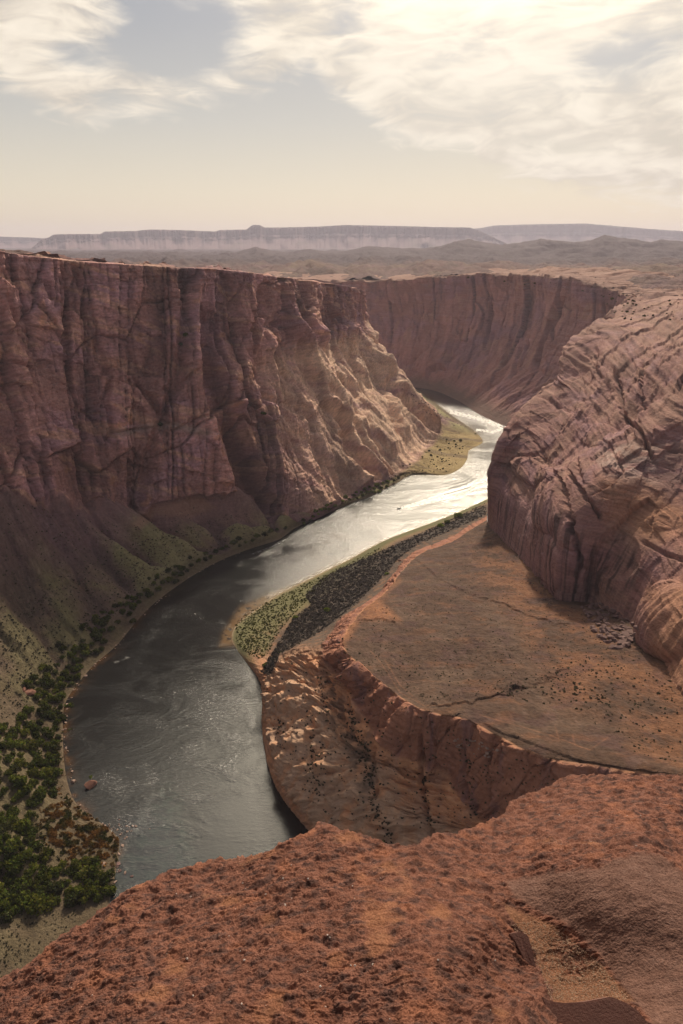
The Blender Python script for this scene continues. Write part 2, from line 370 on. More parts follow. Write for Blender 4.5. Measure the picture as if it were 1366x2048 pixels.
def left_wall():
    S = [Uz(*a, 0) for a, b, c in LEFT] + [np.array([0., 1640, 0]), np.array([-250., 1740, 0]), np.array([-600., 1760, 0])]
    B = [Uz(*b) for a, b, c in LEFT] + [np.array([-60., 1500, 50]), np.array([-280., 1600, 50]), np.array([-620., 1640, 50])]
    B = np.array(B); S = np.array(S)
    tn = np.gradient(B[:, :2], axis=0); tn /= np.linalg.norm(tn, axis=1, keepdims=True); back = np.stack([-tn[:, 1], tn[:, 0]], 1)
    tops = []
    for i in range(len(B)):
        w = LEFT[i][2] if i < len(LEFT) else [(-110, 1450), (-320, 1545), (-650, 1580)][i - len(LEFT)]
        if isinstance(w, tuple): xy = np.array(w, float)
        else: xy = B[i, :2] + back[i] * w
        z = 285.
        for _ in range(6):
            px, py, D = proj(np.array([xy[0], xy[1], z])); z = float(zsky(px, np.interp(px, SKY_L[:, 0], SKY_L[:, 1]), xy[1]))
        tops.append((xy[0], xy[1], z))
    Tp = np.array(tops)
    global RIM_L; RIM_L = Tp.copy()
    n = len(B); nose = np.clip((np.arange(n) - 13) / 7., 0, 1)
    rows = []
    sh = S - B; sh[:, 2] = 0; shn = sh / np.maximum(np.linalg.norm(sh, axis=1, keepdims=True), 1)
    rows.append(S + shn * 6 + [0, 0, -5])
    rows.append(S + shn * 1.0 + [0, 0, -.6])
    # talus: rises gently at first, then at the angle of rest
    gap = np.linalg.norm(sh, axis=1)
    q = lerp(S, B, np.full(n, .12)); q[:, 2] = np.where(gap > 60, np.minimum(B[:, 2] * .05, 3), 1.6); rows.append(q)
    q = lerp(S, B, np.full(n, .5)); q[:, 2] = B[:, 2] * np.where(gap > 60, .36, .30); rows.append(q)
    # the lower left: a flat wooded bench before the slope
    rows.append(B)
    a = 1.15 + 1.35 * nose
    for tt in (.2, .45, .72, .93):
        f = 1 - (1 - tt) ** a
        q = B + (Tp - B) * f[:, None]; q[:, 2] = B[:, 2] + (Tp[:, 2] - B[:, 2]) * tt
        rows.append(q)
    rows.append(Tp)
    bk = Tp[:, :2] - B[:, :2]; bk /= np.linalg.norm(bk, axis=1, keepdims=True)
    bk[19:28] = np.array([-260., 1270.]) - Tp[19:28, :2]; bk[28:] = (-.25, -1); bk /= np.linalg.norm(bk, axis=1, keepdims=True)
    for d, dz in ((60, -.5), (170, -3)):
        q = Tp.copy(); q[:, :2] += bk * d; q[:, 2] += dz; rows.append(q)
    cols = [36] * 4 + [30] + [30] * 2 + [34] * 2 + [34] * 18 + [6] * 3
    P, ri, ci = loft(rows, [3, 8, 30, 70, 85, 70, 95, 100, 70, 18, 16, 14], cols)
    RI = ri[:, None] + 0 * ci[None]; CI = ci[None] + 0 * ri[:, None]
    px, py, D = proj(P); N = normals(P)
    s = arclen(P[[285]], 1)[0][None] + 0 * RI; z = P[..., 2]
    wall = sstep(3.85, 4.15, RI) * (1 - sstep(10.0, 10.9, RI))
    tal = sstep(1.6, 2.8, RI) * (1 - sstep(3.9, 4.4, RI))
    nz = sstep(13, 19, CI)
    low = sstep(0, 1, (7.05 - RI) / .5)            # lower, smoother slickrock aprons
    slick = nz * low
    wx = fbm(s / 60, z / 60, 3, 5) * 14; wz = fbm(s / 50, z / 50, 3, 9) * 14
    lean = -.14
    sl = s + lean * z + wx * .45; wz = wz * .6
    sv = s + lean * z + wx * .22
    f1, e1 = blocks(sv / 105, (z + wz) / 210, 11, .9); f2, e2 = blocks((sv + 8) / 44, (z + wz) / 85, 12, .8); f3, e3 = blocks((sv + .1 * z) / 17, (z + wz) / 30, 13, .8)
    g3_, h3_ = facets((sl + .2 * z) / 20, (z + wz) / 38, 15, 1.2); g2_, h2_ = facets((sl - .1 * z) / 60, (z + wz) / 115, 16, 1.4); f3 = f3 + .9 * g3_; f2 = f2 + 1.1 * g2_; e2 = np.minimum(e2, h2_ * 1.3); e3 = np.minimum(e3, h3_ * 1.2)
    f4, e4 = facets(s / 3.6 + .1 * z, z / 4.2, 14, 1.0)
    big = fbm(s / 150, z / 500, 2, 3)
    rough_d = 18 * big + 16 * f1 + 8.0 * f2 + 2.8 * f3 + .8 * f4 + 1.6 * fbm(s / 12, z / 12, 4, 21)
    rough_d -= 3.5 * (1 - sstep(0, .05, e2)) + 1.2 * (1 - sstep(0, .08, e3)) + 6 * (1 - sstep(0, .03, e1))
    # bedding: ledges that stand out and weather back
    bed = gn(z / 9. + .02 * s, s / 300, 31) * 1.3 + gn(z / 3.1, s / 120, 32) * .7
    rough_d += bed * (1 + .8 * sstep(7.5, 9, RI))
    sm = 17 * (billow((s + .5 * z + wx) / 85, z / 170, 2, 41) - .5) + 5 * (billow((s + .4 * z + wx * .5) / 26, z / 46, 2, 42) - .5) + 1.6 * fbm(s / 10, z / 10, 4, 43) + .5 * gn(z / 2.5, s / 60, 44)
    d = (rough_d * (1 - .9 * slick) + sm * slick * 1.0) * wall
    # buttresses of the upper nose: vertical flutes
    fl = nz * sstep(6.8, 7.6, RI) * wall
    d += fl * (7 * (billow((s + wx * .6) / 34, z / 300, 2, 51) - .5) + 2.2 * (billow((s + wx * .6) / 11, z / 90, 2, 52) - .5))
    d -= 9 * nz * sstep(7.0, 7.35, RI) * wall * (1 - sstep(9, 10, RI)) * .6
    def G(pts, w, depth, p=1.0):       # crevice
        ds, sd_, al = pdist(px + wx * .5, py + wz * .4, pts); return -depth * np.clip(1 - ds / w, 0, 1) ** p * np.clip(np.minimum(al, 1 - al) * 8 + .25, 0, 1)
    def FIN(pts, hgt, wl, wr):         # a rib: steep on its left, easing to the right
        ds, sd_, al = pdist(px + wx * .3, py + wz * .3, pts); e = np.clip(np.minimum(al, 1 - al) * 6, 0, 1)
        sgn = sd_  # direction is downwards in the photo: right of travel = left in the picture
        return e * (hgt * np.where(sgn < 0, np.clip(1 - ds / wr, 0, 1) ** 1.2, np.clip(1 - ds / wl, 0, 1) ** .8))
    m = 0
    m = m + FIN([(428, 690), (445, 760), (470, 830), (500, 900), (530, 970), (575, 1040)], 17, 14, 85)
    m = m + G([(415, 600), (418, 700), (430, 790), (455, 870), (485, 960), (520, 1010)], 30, 17, .8)
    m = m + G([(372, 540), (368, 620), (362, 690), (355, 760), (322, 835), (300, 900), (285, 960), (268, 1035)], 15, 12, .8)
    m = m + G([(272, 770), (300, 800), (320, 832)], 9, 6) + G([(262, 745), (285, 790), (318, 835)], 6, 5) + G([(400, 735), (360, 770), (325, 830)], 7, 5)
    m = m + G([(150, 530), (170, 600), (172, 640)], 9, 9) + G([(122, 525), (138, 610), (135, 680)], 6, 7) + G([(80, 540), (100, 600), (100, 620)], 6, 6)
    m = m + G([(210, 770), (200, 800), (215, 860), (205, 890)], 9, 7) + G([(195, 670), (215, 740), (200, 790)], 8, 6)
    m = m + FIN([(140, 780), (152, 850), (170, 920)], 9, 8, 25) + G([(160, 850), (172, 900), (180, 950)], 8, 7)
    m = m + G([(452, 545), (468, 600), (475, 660)], 8, 9) + G([(530, 560), (535, 620), (522, 700), (520, 800)], 12, 8) + G([(525, 720), (530, 810)], 12, 8)
    m = m + FIN([(560, 620), (590, 680), (615, 740), (640, 800), (700, 850)], 15, 10, 40) + G([(556, 640), (566, 700)], 14, 9)
    m = m + FIN([(590, 570), (612, 640), (640, 720), (660, 770)], 11, 8, 30)
    m = m + G([(665, 755), (700, 780), (715, 800)], 12, 7) + G([(706, 712), (712, 760)], 6, 6)
    m = m + G([(690, 860), (700, 900), (730, 940)], 22, 13, .8) + FIN([(705, 830), (750, 870), (780, 920)], 9, 10, 50)
    m = m + FIN([(745, 690), (765, 760), (785, 830), (815, 900)], 11, 8, 45) + G([(765, 760), (790, 800), (830, 830)], 16, 11, .8) + G([(800, 790), (850, 850)], 9, 6)
    m = m + FIN([(782, 770), (830, 815), (858, 850)], 7, 5, 12)
    m = m + G([(480, 650), (500, 760), (560, 830)], 8, 4) + G([(0, 590), (20, 640), (35, 700)], 8, 6) + G([(0, 720), (60, 740)], 5, 4)
    m = m + G([(215, 868), (250, 862), (300, 858)], 4, 3) + G([(330, 870), (400, 835), (420, 830)], 4, 3)
    d = d + 1.35 * m * np.maximum(wall, sstep(3.9, 4.2, RI) * (1 - sstep(10, 10.9, RI)))
    # talus: cones with gullies between, running down to the river
    ss = s + wx * .5; gl = billow(ss / 62, RI * .3, 2, 61); gl2 = billow(ss / 19, RI / 2.2, 2, 62)
    far_t = 1 - sstep(14, 17, CI)
    d_t = (30 * (gl - .45) + 6.0 * (gl2 - .4)) * (.3 + .7 * sstep(4, 9, CI)) * sstep(1.9, 2.8, RI) * (1 - sstep(3.95, 4.3, RI)) * (far_t * .9 + .1) + (1.2 * fbm(s / 9, RI * 4, 4, 63) + .5 * facets(s / 2.2, RI * 22, 64)[0]) * tal
    i8 = int(np.searchsorted(ri, 8.5)); Nh = N[i8:i8 + 1].copy(); Nh[..., 2] = 0; Nh /= np.linalg.norm(Nh, axis=-1, keepdims=True)
    wN = sstep(7.9, 8.6, RI)[..., None]; N = N * (1 - wN) + Nh * wN
    P2 = P + N * d[..., None]
    P2[..., 2] += d_t
    # the near left bank: a wooded flat with slopes behind
    P2[..., 2] += (1 - sstep(9, 10, RI) * 0) * fbm(P[..., 0] / 30, P[..., 1] / 30, 3, 71) * 1.2 * sstep(1.8, 2.5, RI) * (1 - sstep(4, 4.2, RI))
    # rim: blocky ledges breaking the skyline
    rim = sstep(9.3, 10, RI)
    P2[..., 2] += rim * (facets(s / 44, RI * 1.3, 81)[0] * 9.0 + facets(s / 12, RI * 4, 82)[0] * 4.5 + 1.0 * fbm(s / 5, RI * 6, 3, 83) - .5)
    # colour
    px, py, D = proj(P2)
    c = np.zeros(P.shape) + RED * .8
    v = fbm(s / 70, z / 40, 4, 91); v2 = fbm(s / 18 + .1 * z, z / 30, 4, 92)
    c = cmix(c, PURP, sstep(-.1, .35, v)); c = cmix(c, TAN * .85, sstep(.05, .35, v2) * .75)
    c = cmix(c, TAN * .8, sstep(8.3, 9.6, RI) * .5 * sstep(-.3, .3, v2))
    c = cmix(c, ORG * .8, sstep(.3, .5, fbm(s / 25, z / 25, 3, 94)) * .5)
    c = cmix(c, PALE * 1.0, slick * .85 * sstep(-.7, .15, v2) * wall)
    c = cmix(c, DARK * 1.6, .55 * sstep(.15, .45, fbm((s + .1 * z) / 6, z / 90, 3, 93)) * wall * (1 - slick) * sstep(6, 8.5, RI))
    tc = np.zeros(P.shape) + DIRT * 1.25
    tc = cmix(tc, BROWN * 1.35, sstep(-.1, .3, v2)); crest = sstep(.28, .62, gl + .25 * v2) * (1 - sstep(2.9, 3.7, RI + .5 * v)); tc = cmix(tc, np.array([.075, .050, .045]), (1 - sstep(.18, .42, gl + .25 * v2)) * .8 * sstep(2.1, 2.8, RI))
    tc = cmix(tc, GRASS * 1.25, crest * .8)
    tc = cmix(tc, np.array([.085, .062, .036]), (1 - sstep(1.9, 2.5, RI)) * .85)
    tc = cmix(tc, PURP * .7, sstep(2.9, 3.8, RI + .6 * v) * .75)
    tc = cmix(tc, np.array([.135, .098, .058]), (1 - sstep(3.0, 8.0, CI)) * .7)
    tc *= (1.5 - .55 * (1 - sstep(6, 10, CI)) + .5 * fbm(s / 2.5, RI * 14, 3, 97))[..., None]
    c = cmix(c, tc, 1 - sstep(3.85, 4.15, RI + .25 * v2))
    bar = sstep(18, 20, CI) * (1 - sstep(23.2, 24.2, CI)) * (1 - sstep(3.8, 4.1, RI))
    c = cmix(c, YEL * 1.15, bar); c = cmix(c, DIRT * .8, bar * sstep(.0, .3, v2) * .6)
    shore = (1 - sstep(1.12, 1.45, RI + .25 * v2 + .12 * gn(s / 2.5, RI * 9, 96)))
    c = cmix(c, SAND * .38, shore * .7)
    c = cmix(c, DARK + .03, (1 - sstep(.9, 1.15, RI)))
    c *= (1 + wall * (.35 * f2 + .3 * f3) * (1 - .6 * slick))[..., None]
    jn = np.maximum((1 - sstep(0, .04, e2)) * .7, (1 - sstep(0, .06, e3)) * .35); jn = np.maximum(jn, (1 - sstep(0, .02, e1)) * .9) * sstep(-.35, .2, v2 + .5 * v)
    c = cmix(c, DARK * 1.1, jn * wall * (1 - .75 * slick) * .8)  # dark joint stain that also paints crack shade, to bring out the relief
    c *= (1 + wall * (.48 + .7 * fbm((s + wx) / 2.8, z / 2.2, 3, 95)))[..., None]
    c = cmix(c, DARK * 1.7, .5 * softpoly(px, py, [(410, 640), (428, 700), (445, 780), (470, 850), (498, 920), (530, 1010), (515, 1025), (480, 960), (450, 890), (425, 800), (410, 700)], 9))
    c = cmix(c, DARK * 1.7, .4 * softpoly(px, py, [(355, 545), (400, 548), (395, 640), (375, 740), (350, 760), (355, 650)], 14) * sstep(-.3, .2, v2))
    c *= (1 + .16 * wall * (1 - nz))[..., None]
    # a pale ledge across the face
    c = cmix(c, GREY * 1.1, .7 * np.clip(1 - np.abs(py - (858 + 8 * np.sin(px / 30))) / 13, 0, 1) * sstep(200, 240, px) * (1 - sstep(400, 440, px)))
    c = cmix(c, TAN * .9, .7 * softpoly(px, py, [(300, 1015), (400, 990), (430, 1015), (380, 1035), (310, 1030), (280, 1060), (262, 1050)], 8))
    global EDGE_L; EDGE_L = P2[int(np.searchsorted(ri, 10.55)), ::12, :2]
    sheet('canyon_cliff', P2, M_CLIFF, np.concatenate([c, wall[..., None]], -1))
    return P2
left_wall()
print('left', round(time.time() - T0, 1))

# ------------------------------------------------------------------ FAR WALL
SKY_F = np.array([(0, 556), (600, 558), (705, 568), (735, 565), (780, 561), (850, 557), (900, 553), (950, 550), (1000, 549), (1060, 551), (1120, 554), (1165, 561), (1190, 569), (1220, 582), (1300, 596)], float)
FARW = [((-700, 1800, 10), (-720, 1900)), ((-350, 1800, 8), (-340, 1900)), ((-100, 1770, 8), (-50, 1860)), ((60, 1690, 8), (105, 1775)), ((120, 1620, 6), (185, 1710)), ((160, 1560, 5), (260, 1660)),
        ((209, 1511, 4), (330, 1600)), ((252, 1382, 4), (395, 1490)), ((268, 1285, 4), (432, 1380)), ((292, 1205, 4), (468, 1280)), ((320, 1120, 2), (490, 1190)), ((330, 1040, 0), (520, 1080)), ((300, 960, 0), (500, 980))]
def far_wall():
    B = np.array([b for b, t in FARW], float); Tp = []
    for b, (x, y) in FARW:
        z = 240.
        for _ in range(6):
            px, py, D = proj(np.array([x, y, z])); z = float(zsky(px, np.interp(px, SKY_F[:, 0], SKY_F[:, 1]), y))
        Tp.append((x, y, z))
    Tp = np.array(Tp); global RIM_F; RIM_F = Tp.copy()
    d = B - Tp; d[:, 2] = 0; d /= np.linalg.norm(d, axis=1, keepdims=True)
    rows = [B + d * 12 + [0, 0, -6], B]
    for tt in (.12, .3, .55, .8):
        f = 1 - (1 - tt) ** 1.9
        q = B + (Tp - B) * f; q[:, 2] = B[:, 2] + (Tp[:, 2] - B[:, 2]) * tt; rows.append(q)
    rows += [Tp, Tp - d * 75 + [0, 0, 1.5], Tp - d * 220 + [0, 0, 8], Tp - d * 330 + [0, 0, -25]]
    P, ri, ci = loft(rows, [3, 22, 30, 50, 60, 45, 14, 10, 6], [8, 10, 40, 60, 55, 55, 65, 65, 65, 60, 40, 8])
    RI = ri[:, None] + 0 * ci[None]
    N = normals(P); s = arclen(P[[120]], 1)[0][None] + 0 * RI; z = P[..., 2]
    wall = sstep(1, 2.2, RI) * (1 - sstep(6.0, 6.9, RI))
    wx = fbm(s / 90, z / 90, 3, 105) * 25
    sl = s + .3 * z + wx * .5
    f1, e1 = blocks(sl / 130, z / 230, 111, .9); f2, e2 = blocks(sl / 52, z / 90, 112, .8); f3, e3 = facets(sl / 13, z / 24, 113, 1.)
    dd = 11 * f1 + 4 * f2 + 2.2 * f3 + 12 * fbm(s / 170, z / 400, 2, 103) + 2.0 * fbm(s / 15, z / 15, 3, 104) + 1.3 * gn(z / 7, s / 200, 106) - 4 * (1 - sstep(0, .03, e1)) - 2 * (1 - sstep(0, .05, e2))
    low = 1 - sstep(2.5, 4.2, RI)
    dd = dd * (1 - .5 * low) + low * 9 * (billow((s - .9 * z) / 70, z / 160, 3, 107) - .5)
    px, py, D = proj(P)
    def G(pts, w, depth):
        ds, _, al = pdist(px + wx * .15, py, pts); return -depth * np.clip(1 - ds / w, 0, 1) * np.clip(np.minimum(al, 1 - al) * 8 + .2, 0, 1)
    for pts, w, dp in (([(1125, 600), (1105, 640), (1080, 700), (1070, 740)], 9, 20), ([(980, 600), (975, 660), (965, 700)], 5, 13), ([(1025, 670), (1010, 710), (1000, 740)], 5, 12), ([(1055, 680), (1040, 720), (1028, 750)], 6, 14), ([(985, 660), (970, 710)], 4, 10),
                       ([(855, 760), (860, 742), (880, 733), (895, 740)], 6, 12), ([(940, 720), (915, 735)], 4, 8), ([(1040, 690), (1020, 760)], 5, 9)): dd = dd + G(pts, w, dp)
    i8 = int(np.searchsorted(ri, 5.3)); Nh = N[i8:i8 + 1].copy(); Nh[..., 2] = 0; Nh /= np.linalg.norm(Nh, axis=-1, keepdims=True)
    wN = sstep(4.8, 5.4, RI)[..., None]; N = N * (1 - wN) + Nh * wN
    P2 = P + N * (dd * wall)[..., None]
    rim = sstep(5.7, 6, RI)
    P2[..., 2] += rim * (facets(s / 34, RI * 1.5, 181)[0] * 5 + facets(s / 11, RI * 3, 182)[0] * 2.4)
    c = np.zeros(P.shape) + RED * .92
    v = fbm(s / 120, z / 50, 4, 191); v2 = fbm(s / 25, z / 40, 4, 192)
    c = cmix(c, PURP, sstep(-.1, .35, v)); c = cmix(c, TAN * .75, sstep(.15, .4, v2) * .5); c = cmix(c, TAN * .62, rim * .8)
    c = cmix(c, DARK * 2.6, .45 * sstep(.12, .4, fbm((s) / 22, z / 130, 3, 193)) * wall * sstep(2.5, 4.5, RI))
    c *= (1.2 + wall * (.25 * f2 + .25 * f3))[..., None]; c = cmix(c, DARK * 1.6, wall * np.maximum((1 - sstep(0, .04, e2)) * .5, (1 - sstep(0, .02, e1)) * .7) * sstep(-.3, .2, v2))  # far joints too: dark stain doubling as crack shade painted into the colour
    c = cmix(c, DIRT, (1 - sstep(1.2, 1.9, RI + .4 * v2)) * .8)
    global EDGE_F; EDGE_F = P2[int(np.searchsorted(ri, 6.55)), ::12, :2]
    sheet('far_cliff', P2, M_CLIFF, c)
far_wall()
print('far', round(time.time() - T0, 1))

# ------------------------------------------------------------------ RIGHT BANK: shore, slickrock, bench cliff, bench
BANK = [  # columns far -> near; rows shore, behind shore, cliff foot, lip, on the bench, foot of the big dome
    [(982, 994, 0), (978, 1013, 5), (974, 1030, 9), (974, 1040, 14), (978, 1048, 20), (992, 1062, 28)],
    [(925, 1020, 0), (935, 1036, 5), (940, 1050, 9), (948, 1056, 14), (970, 1062, 22), (1000, 1078, 32)],
    [(870, 1042, 0), (888, 1060, 5), (898, 1075, 9), (908, 1082, 15), (950, 1084, 26), (1018, 1098, 37)],
    [(765, 1082, 0), (800, 1092, 5), (822, 1106, 8), (842, 1108, 20), (925, 1128, 36), (1050, 1135, 44)],
    [(700, 1116, 0), (770, 1140, 6), (790, 1142, 12), (806, 1142, 34), (890, 1160, 46), (1080, 1165, 51)],
    [(640, 1145, 0), (735, 1182, 7), (755, 1188, 18), (775, 1182, 46), (870, 1200, 56), (1112, 1200, 58)],
    [(530, 1203, 0), (645, 1250, 7), (668, 1252, 24), (715, 1235, 58), (850, 1240, 64), (1150, 1218, 64)],
    [(462, 1268, 0), (548, 1308, 8), (640, 1302, 52), (690, 1290, 72), (850, 1290, 73), (1232, 1245, 73)],
    [(523, 1375, 0), (534, 1366, 14), (702, 1392, 61), (768, 1368, 80), (880, 1340, 78), (1290, 1288, 80)],
    [(524, 1460, 0), (540, 1455, 15), (785, 1512, 60), (850, 1421, 90), (960, 1385, 85), (1366, 1400, 88)],
    [(545, 1560, 0), (562, 1548, 16), (888, 1550, 58), (932, 1440, 92), (1060, 1420, 90), (1450, 1470, 92)],
    [(598, 1640, 0), (615, 1630, 13), (960, 1645, 50), (1090, 1515, 98), (1160, 1470, 95), (1530, 1540, 96)],
    [(665, 1710, 0), (685, 1695, 12), (1150, 1700, 55), (1250, 1540, 104), (1310, 1500, 100), (1700, 1620, 100)],
    [(770, 1800, 0), (795, 1785, 12), (1340, 1780, 60), (1400, 1562, 108), (1480, 1540, 105), (1850, 1720, 104)],
    [(950, 2000, 0), (1000, 1990, 12), (1800, 2000, 66), (1800, 1650, 112), (1900, 1640, 110), (2400, 1900, 108)]]
def right_bank():
    A = np.array([[Uz(*q) for q in c] for c in BANK]).swapaxes(0, 1)     # rows, cols
    out = A[0] - A[1]; out[:, 2] = 0; out /= np.linalg.norm(out, axis=1, keepdims=True)
    inn = A[5] - A[4]; inn[:, 2] = 0; inn /= np.linalg.norm(inn, axis=1, keepdims=True)
    mid = lerp(A[1], A[2], np.full(len(BANK), .5)); mid[7:, 2] += [2, 6, 9, 10, 10, 8, 6, 4][:len(mid) - 7]
    rows = [A[0] + out * 4 + [0, 0, -5], A[0] + out * .6 + [0, 0, -.6], A[1], mid, A[2], A[3], A[4], A[5], A[5] + inn * 30 + [0, 0, 1]]
    P, ri, ci = loft(rows, [3, 40, 90, 110, 130, 70, 190, 10], [24, 30, 50, 40, 40, 60, 75, 85, 90, 90, 75, 60, 40, 16])
    RI = ri[:, None] + 0 * ci[None]; CI = ci[None] + 0 * ri[:, None]
    px, py, D = proj(P); N = normals(P)
    s = arclen(P[[370]], 1)[0][None] + 0 * RI; t = arclen(P, 0)
    X, Y, Z = P[..., 0], P[..., 1], P[..., 2]
    near = sstep(6.2, 7.6, CI)
    # the bench lip itself wanders in and out
    cliff = sstep(3.95, 4.1, RI) * (1 - sstep(4.93, 5.0, RI)); cs = .35 + .65 * near
    wx = fbm(X / 14, Y / 14, 3, 205) * 5
    f2, e2 = facets((s + wx) / 15, Z / 30, 212, 1.2); f3, e3 = facets((s + wx) / 5, Z / 9, 213, 1.2)
    d = cliff * cs * (3.2 * f2 + 1.3 * f3 + 3.4 * (billow((s + wx) / 13, Z / 60, 2, 214) - .5) + 1.0 * gn(Z / 2.6, s / 50, 215) - 1.4 * (1 - sstep(0, .08, e2)) + .5 * fbm(s / 2.5, Z / 2.5, 3, 216))
    slick = sstep(1.7, 2.1, RI) * (1 - sstep(4.0, 4.3, RI)) * sstep(6.6, 7.6, CI)
    rg = billow((s + wx * 2) / 13.0, t / 40, 2, 221); sc = gn(t / 3.2 + .6 * gn(s / 7, t / 9, 226), s / 26, 222)
    d += slick * (4.2 * (rg - .45) + .16 * sc + 1.5 * fbm(s / 6, t / 6, 4, 223) + 1.7 * (billow(X / 19, Y / 12, 2, 229) - .5) + .35 * facets(s / 2.2, t / 2.2, 224)[0])
    edge = sstep(.9, 1.6, RI) * (1 - sstep(2, 2.4, RI)) * sstep(7.4, 7.9, CI)
    d += edge * (1.5 * facets(s / 4, Z / 5, 227)[0] + 1.2 * (billow(s / 6, Z / 20, 2, 228) - .5))
    def G(pts, w, depth):
        ds, _, al = pdist(px + wx, py + wx * .5, pts); return -depth * np.clip(1 - ds / w, 0, 1) * np.clip(np.minimum(al, 1 - al) * 10 + .2, 0, 1)
    gm = G([(838, 1470), (842, 1530), (850, 1600), (865, 1700)], 9, 5) + G([(925, 1490), (930, 1560), (950, 1640)], 9, 4) + G([(640, 1330), (680, 1420), (720, 1500), (750, 1600)], 16, 2.5) \
        + G([(565, 1500), (555, 1480), (562, 1440)], 4, 1.6) + G([(640, 1560), (660, 1640)], 5, 1.6) + G([(745, 1450), (750, 1550), (750, 1600)], 6, 2.5) + G([(660, 1330), (690, 1370), (700, 1420)], 10, 4)
    d += gm * np.maximum(slick, cliff)
    P2 = P + N * d[..., None]
    # sharp undercut ledge right at the lip; it is a hard capping bed
    cap = sstep(4.80, 4.88, RI) * (1 - sstep(5.0, 5.1, RI)); o2 = np.concatenate([out], 0)
    lip_n = fbm(s / 16, 0 * s + 3, 4, 231) * 3.2 + facets(s / 6, 0 * s, 232)[0] * 1.6
    infl = np.exp(-((RI - 4.95) / .45) ** 2) * cs
    oi = pchip(np.arange(len(BANK)), out, ci)[None]
    P2 += oi * ((lip_n) * infl)[..., None]
    P2 += oi * (1.1 * cap * cs)[..., None]
    bench = sstep(5.0, 5.06, RI)
    P2[..., 2] += bench * (2.0 * fbm(X / 40, Y / 40, 3, 241) + .9 * (billow(X / 16, Y / 22, 3, 244) - .5) + .4 * fbm(X / 4, Y / 4, 4, 242)) * np.minimum(1, sstep(5, 5.6, RI) + .25)
    tz = P2[..., 2] / 1.6 + .4 * fbm(X / 20, Y / 20, 3, 246); stp = (np.abs((tz % 1) - .5) < .09) * bench
    # small scarps on the bench
    v0 = fbm(X / 8, Y / 8, 3, 245)
    for pts, h in (([(770, 1110), (830, 1118), (870, 1150), (920, 1180), (1010, 1210), (1080, 1240), (1160, 1252)], 1.3), ([(850, 1412), (930, 1408), (1000, 1390), (1060, 1372)], 1.5),
                   ([(955, 1440), (1010, 1470), (1100, 1500), (1200, 1540), (1330, 1555)], 1.0), ([(700, 1240), (760, 1238), (800, 1250)], 1.2), ([(1000, 1385), (1080, 1370), (1150, 1330)], 1.0)):
        ds, sd_, al = pdist(px + 14 * v0, py + 10 * v0, pts); P2[..., 2] += bench * h * .55 * (1 + .9 * v0) * np.where(sd_ < 0, np.exp(-ds / 30), -.3 * np.exp(-ds / 10)) * np.clip(np.minimum(al, 1 - al) * 10, 0, 1) * sstep(4, 5.2, RI)
    flat = sstep(1.2, 1.8, RI) * (1 - sstep(4, 4.2, RI)) * (1 - sstep(6.6, 7.6, CI))
    P2[..., 2] += flat * .8 * fbm(X / 9, Y / 9, 4, 243)
    # colour
    px, py, D = proj(P2)
    v = fbm(X / 30, Y / 30, 5, 251); v2 = fbm(X / 7, Y / 7, 4, 252); v3 = fbm(X / 2, Y / 2, 3, 253)
    c = np.zeros(P.shape) + ORG * 1.3
    c = cmix(c, TAN * 1.05, sstep(-.2, .3, v2) * .5)
    c = cmix(c, PALE * .95, slick * (1 - sstep(3.0, 3.6, RI)) * .7 * sstep(-.6, .1, v2))
    c = cmix(c, np.array([.30, .125, .085]), cliff * .8); c = cmix(c, PURP * .8, cliff * sstep(.1, .4, v2) * .5)
    top = cmix(np.zeros(P.shape) + BROWN * 1.05, DIRT * 1.05, sstep(-.15, .35, v + .4 * v3))
    top = cmix(top, ORG * .62, .8 * softpoly(px, py, [(1040, 1085), (1100, 1175), (1200, 1250), (1250, 1300), (1400, 1350), (1400, 1540), (1290, 1540), (1250, 1430), (1120, 1400), (1090, 1330), (1050, 1240), (960, 1160), (950, 1090)], 45) * sstep(-.35, .15, v + .3 * v2))
    top = cmix(top, ORG * .85, .85 * softpoly(px, py, [(640, 1270), (700, 1200), (760, 1165), (800, 1160), (760, 1200), (800, 1240), (720, 1240), (690, 1290)], 10))
    top = cmix(top, PURP * .45, .5 * sstep(.0, .4, fbm(X / 18, Y / 18, 4, 255))); top = cmix(top, ORG * .5, .45 * sstep(.05, .4, fbm(X / 22, Y / 12, 4, 256)))
    top = cmix(top, GREY * .6, .3 * sstep(.1, .45, fbm(X / 3.5, Y / 12, 4, 254)))
    for pts in ([(1145, 1470), (1150, 1490), (1180, 1500), (1215, 1475)], [(1110, 1450), (1118, 1480)], [(770, 1320), (800, 1370), (840, 1405)], [(740, 1300), (765, 1330), (800, 1385), (850, 1412), (940, 1405)], [(1180, 1500), (1100, 1470), (960, 1430)]):
        ds, _, _ = pdist(px, py, pts); top = cmix(top, ORG * .75 + .03, .35 * np.clip(1 - ds / 2.2, 0, 1))
    top *= .74 + (.42 * fbm(X / 1.5, Y / 1.5, 4, 258) + .35 * fbm(X / 6, Y / 5, 3, 259))[..., None]
    top *= np.array([.92, .80, .72])
    c = cmix(c, top, sstep(4.93, 5.02, RI + .02 * v2))
    flatc = cmix(np.zeros(P.shape) + DIRT * .8, ORG * .6, sstep(0, .4, v2) * .7)
    c = cmix(c, flatc, flat)
    gr = (1 - sstep(1.35, 1.75, RI)) * (1 - sstep(7.3, 7.8, CI)); c = cmix(c, GRASS * .95, gr)
    g2 = softpoly(px, py, [(470, 1240), (540, 1200), (600, 1175), (640, 1160), (660, 1180), (560, 1250), (530, 1310), (480, 1300)], 8); c = cmix(c, GRASS * 1.1, g2 * .85 * (1 - .5 * sstep(0, .4, v2)))
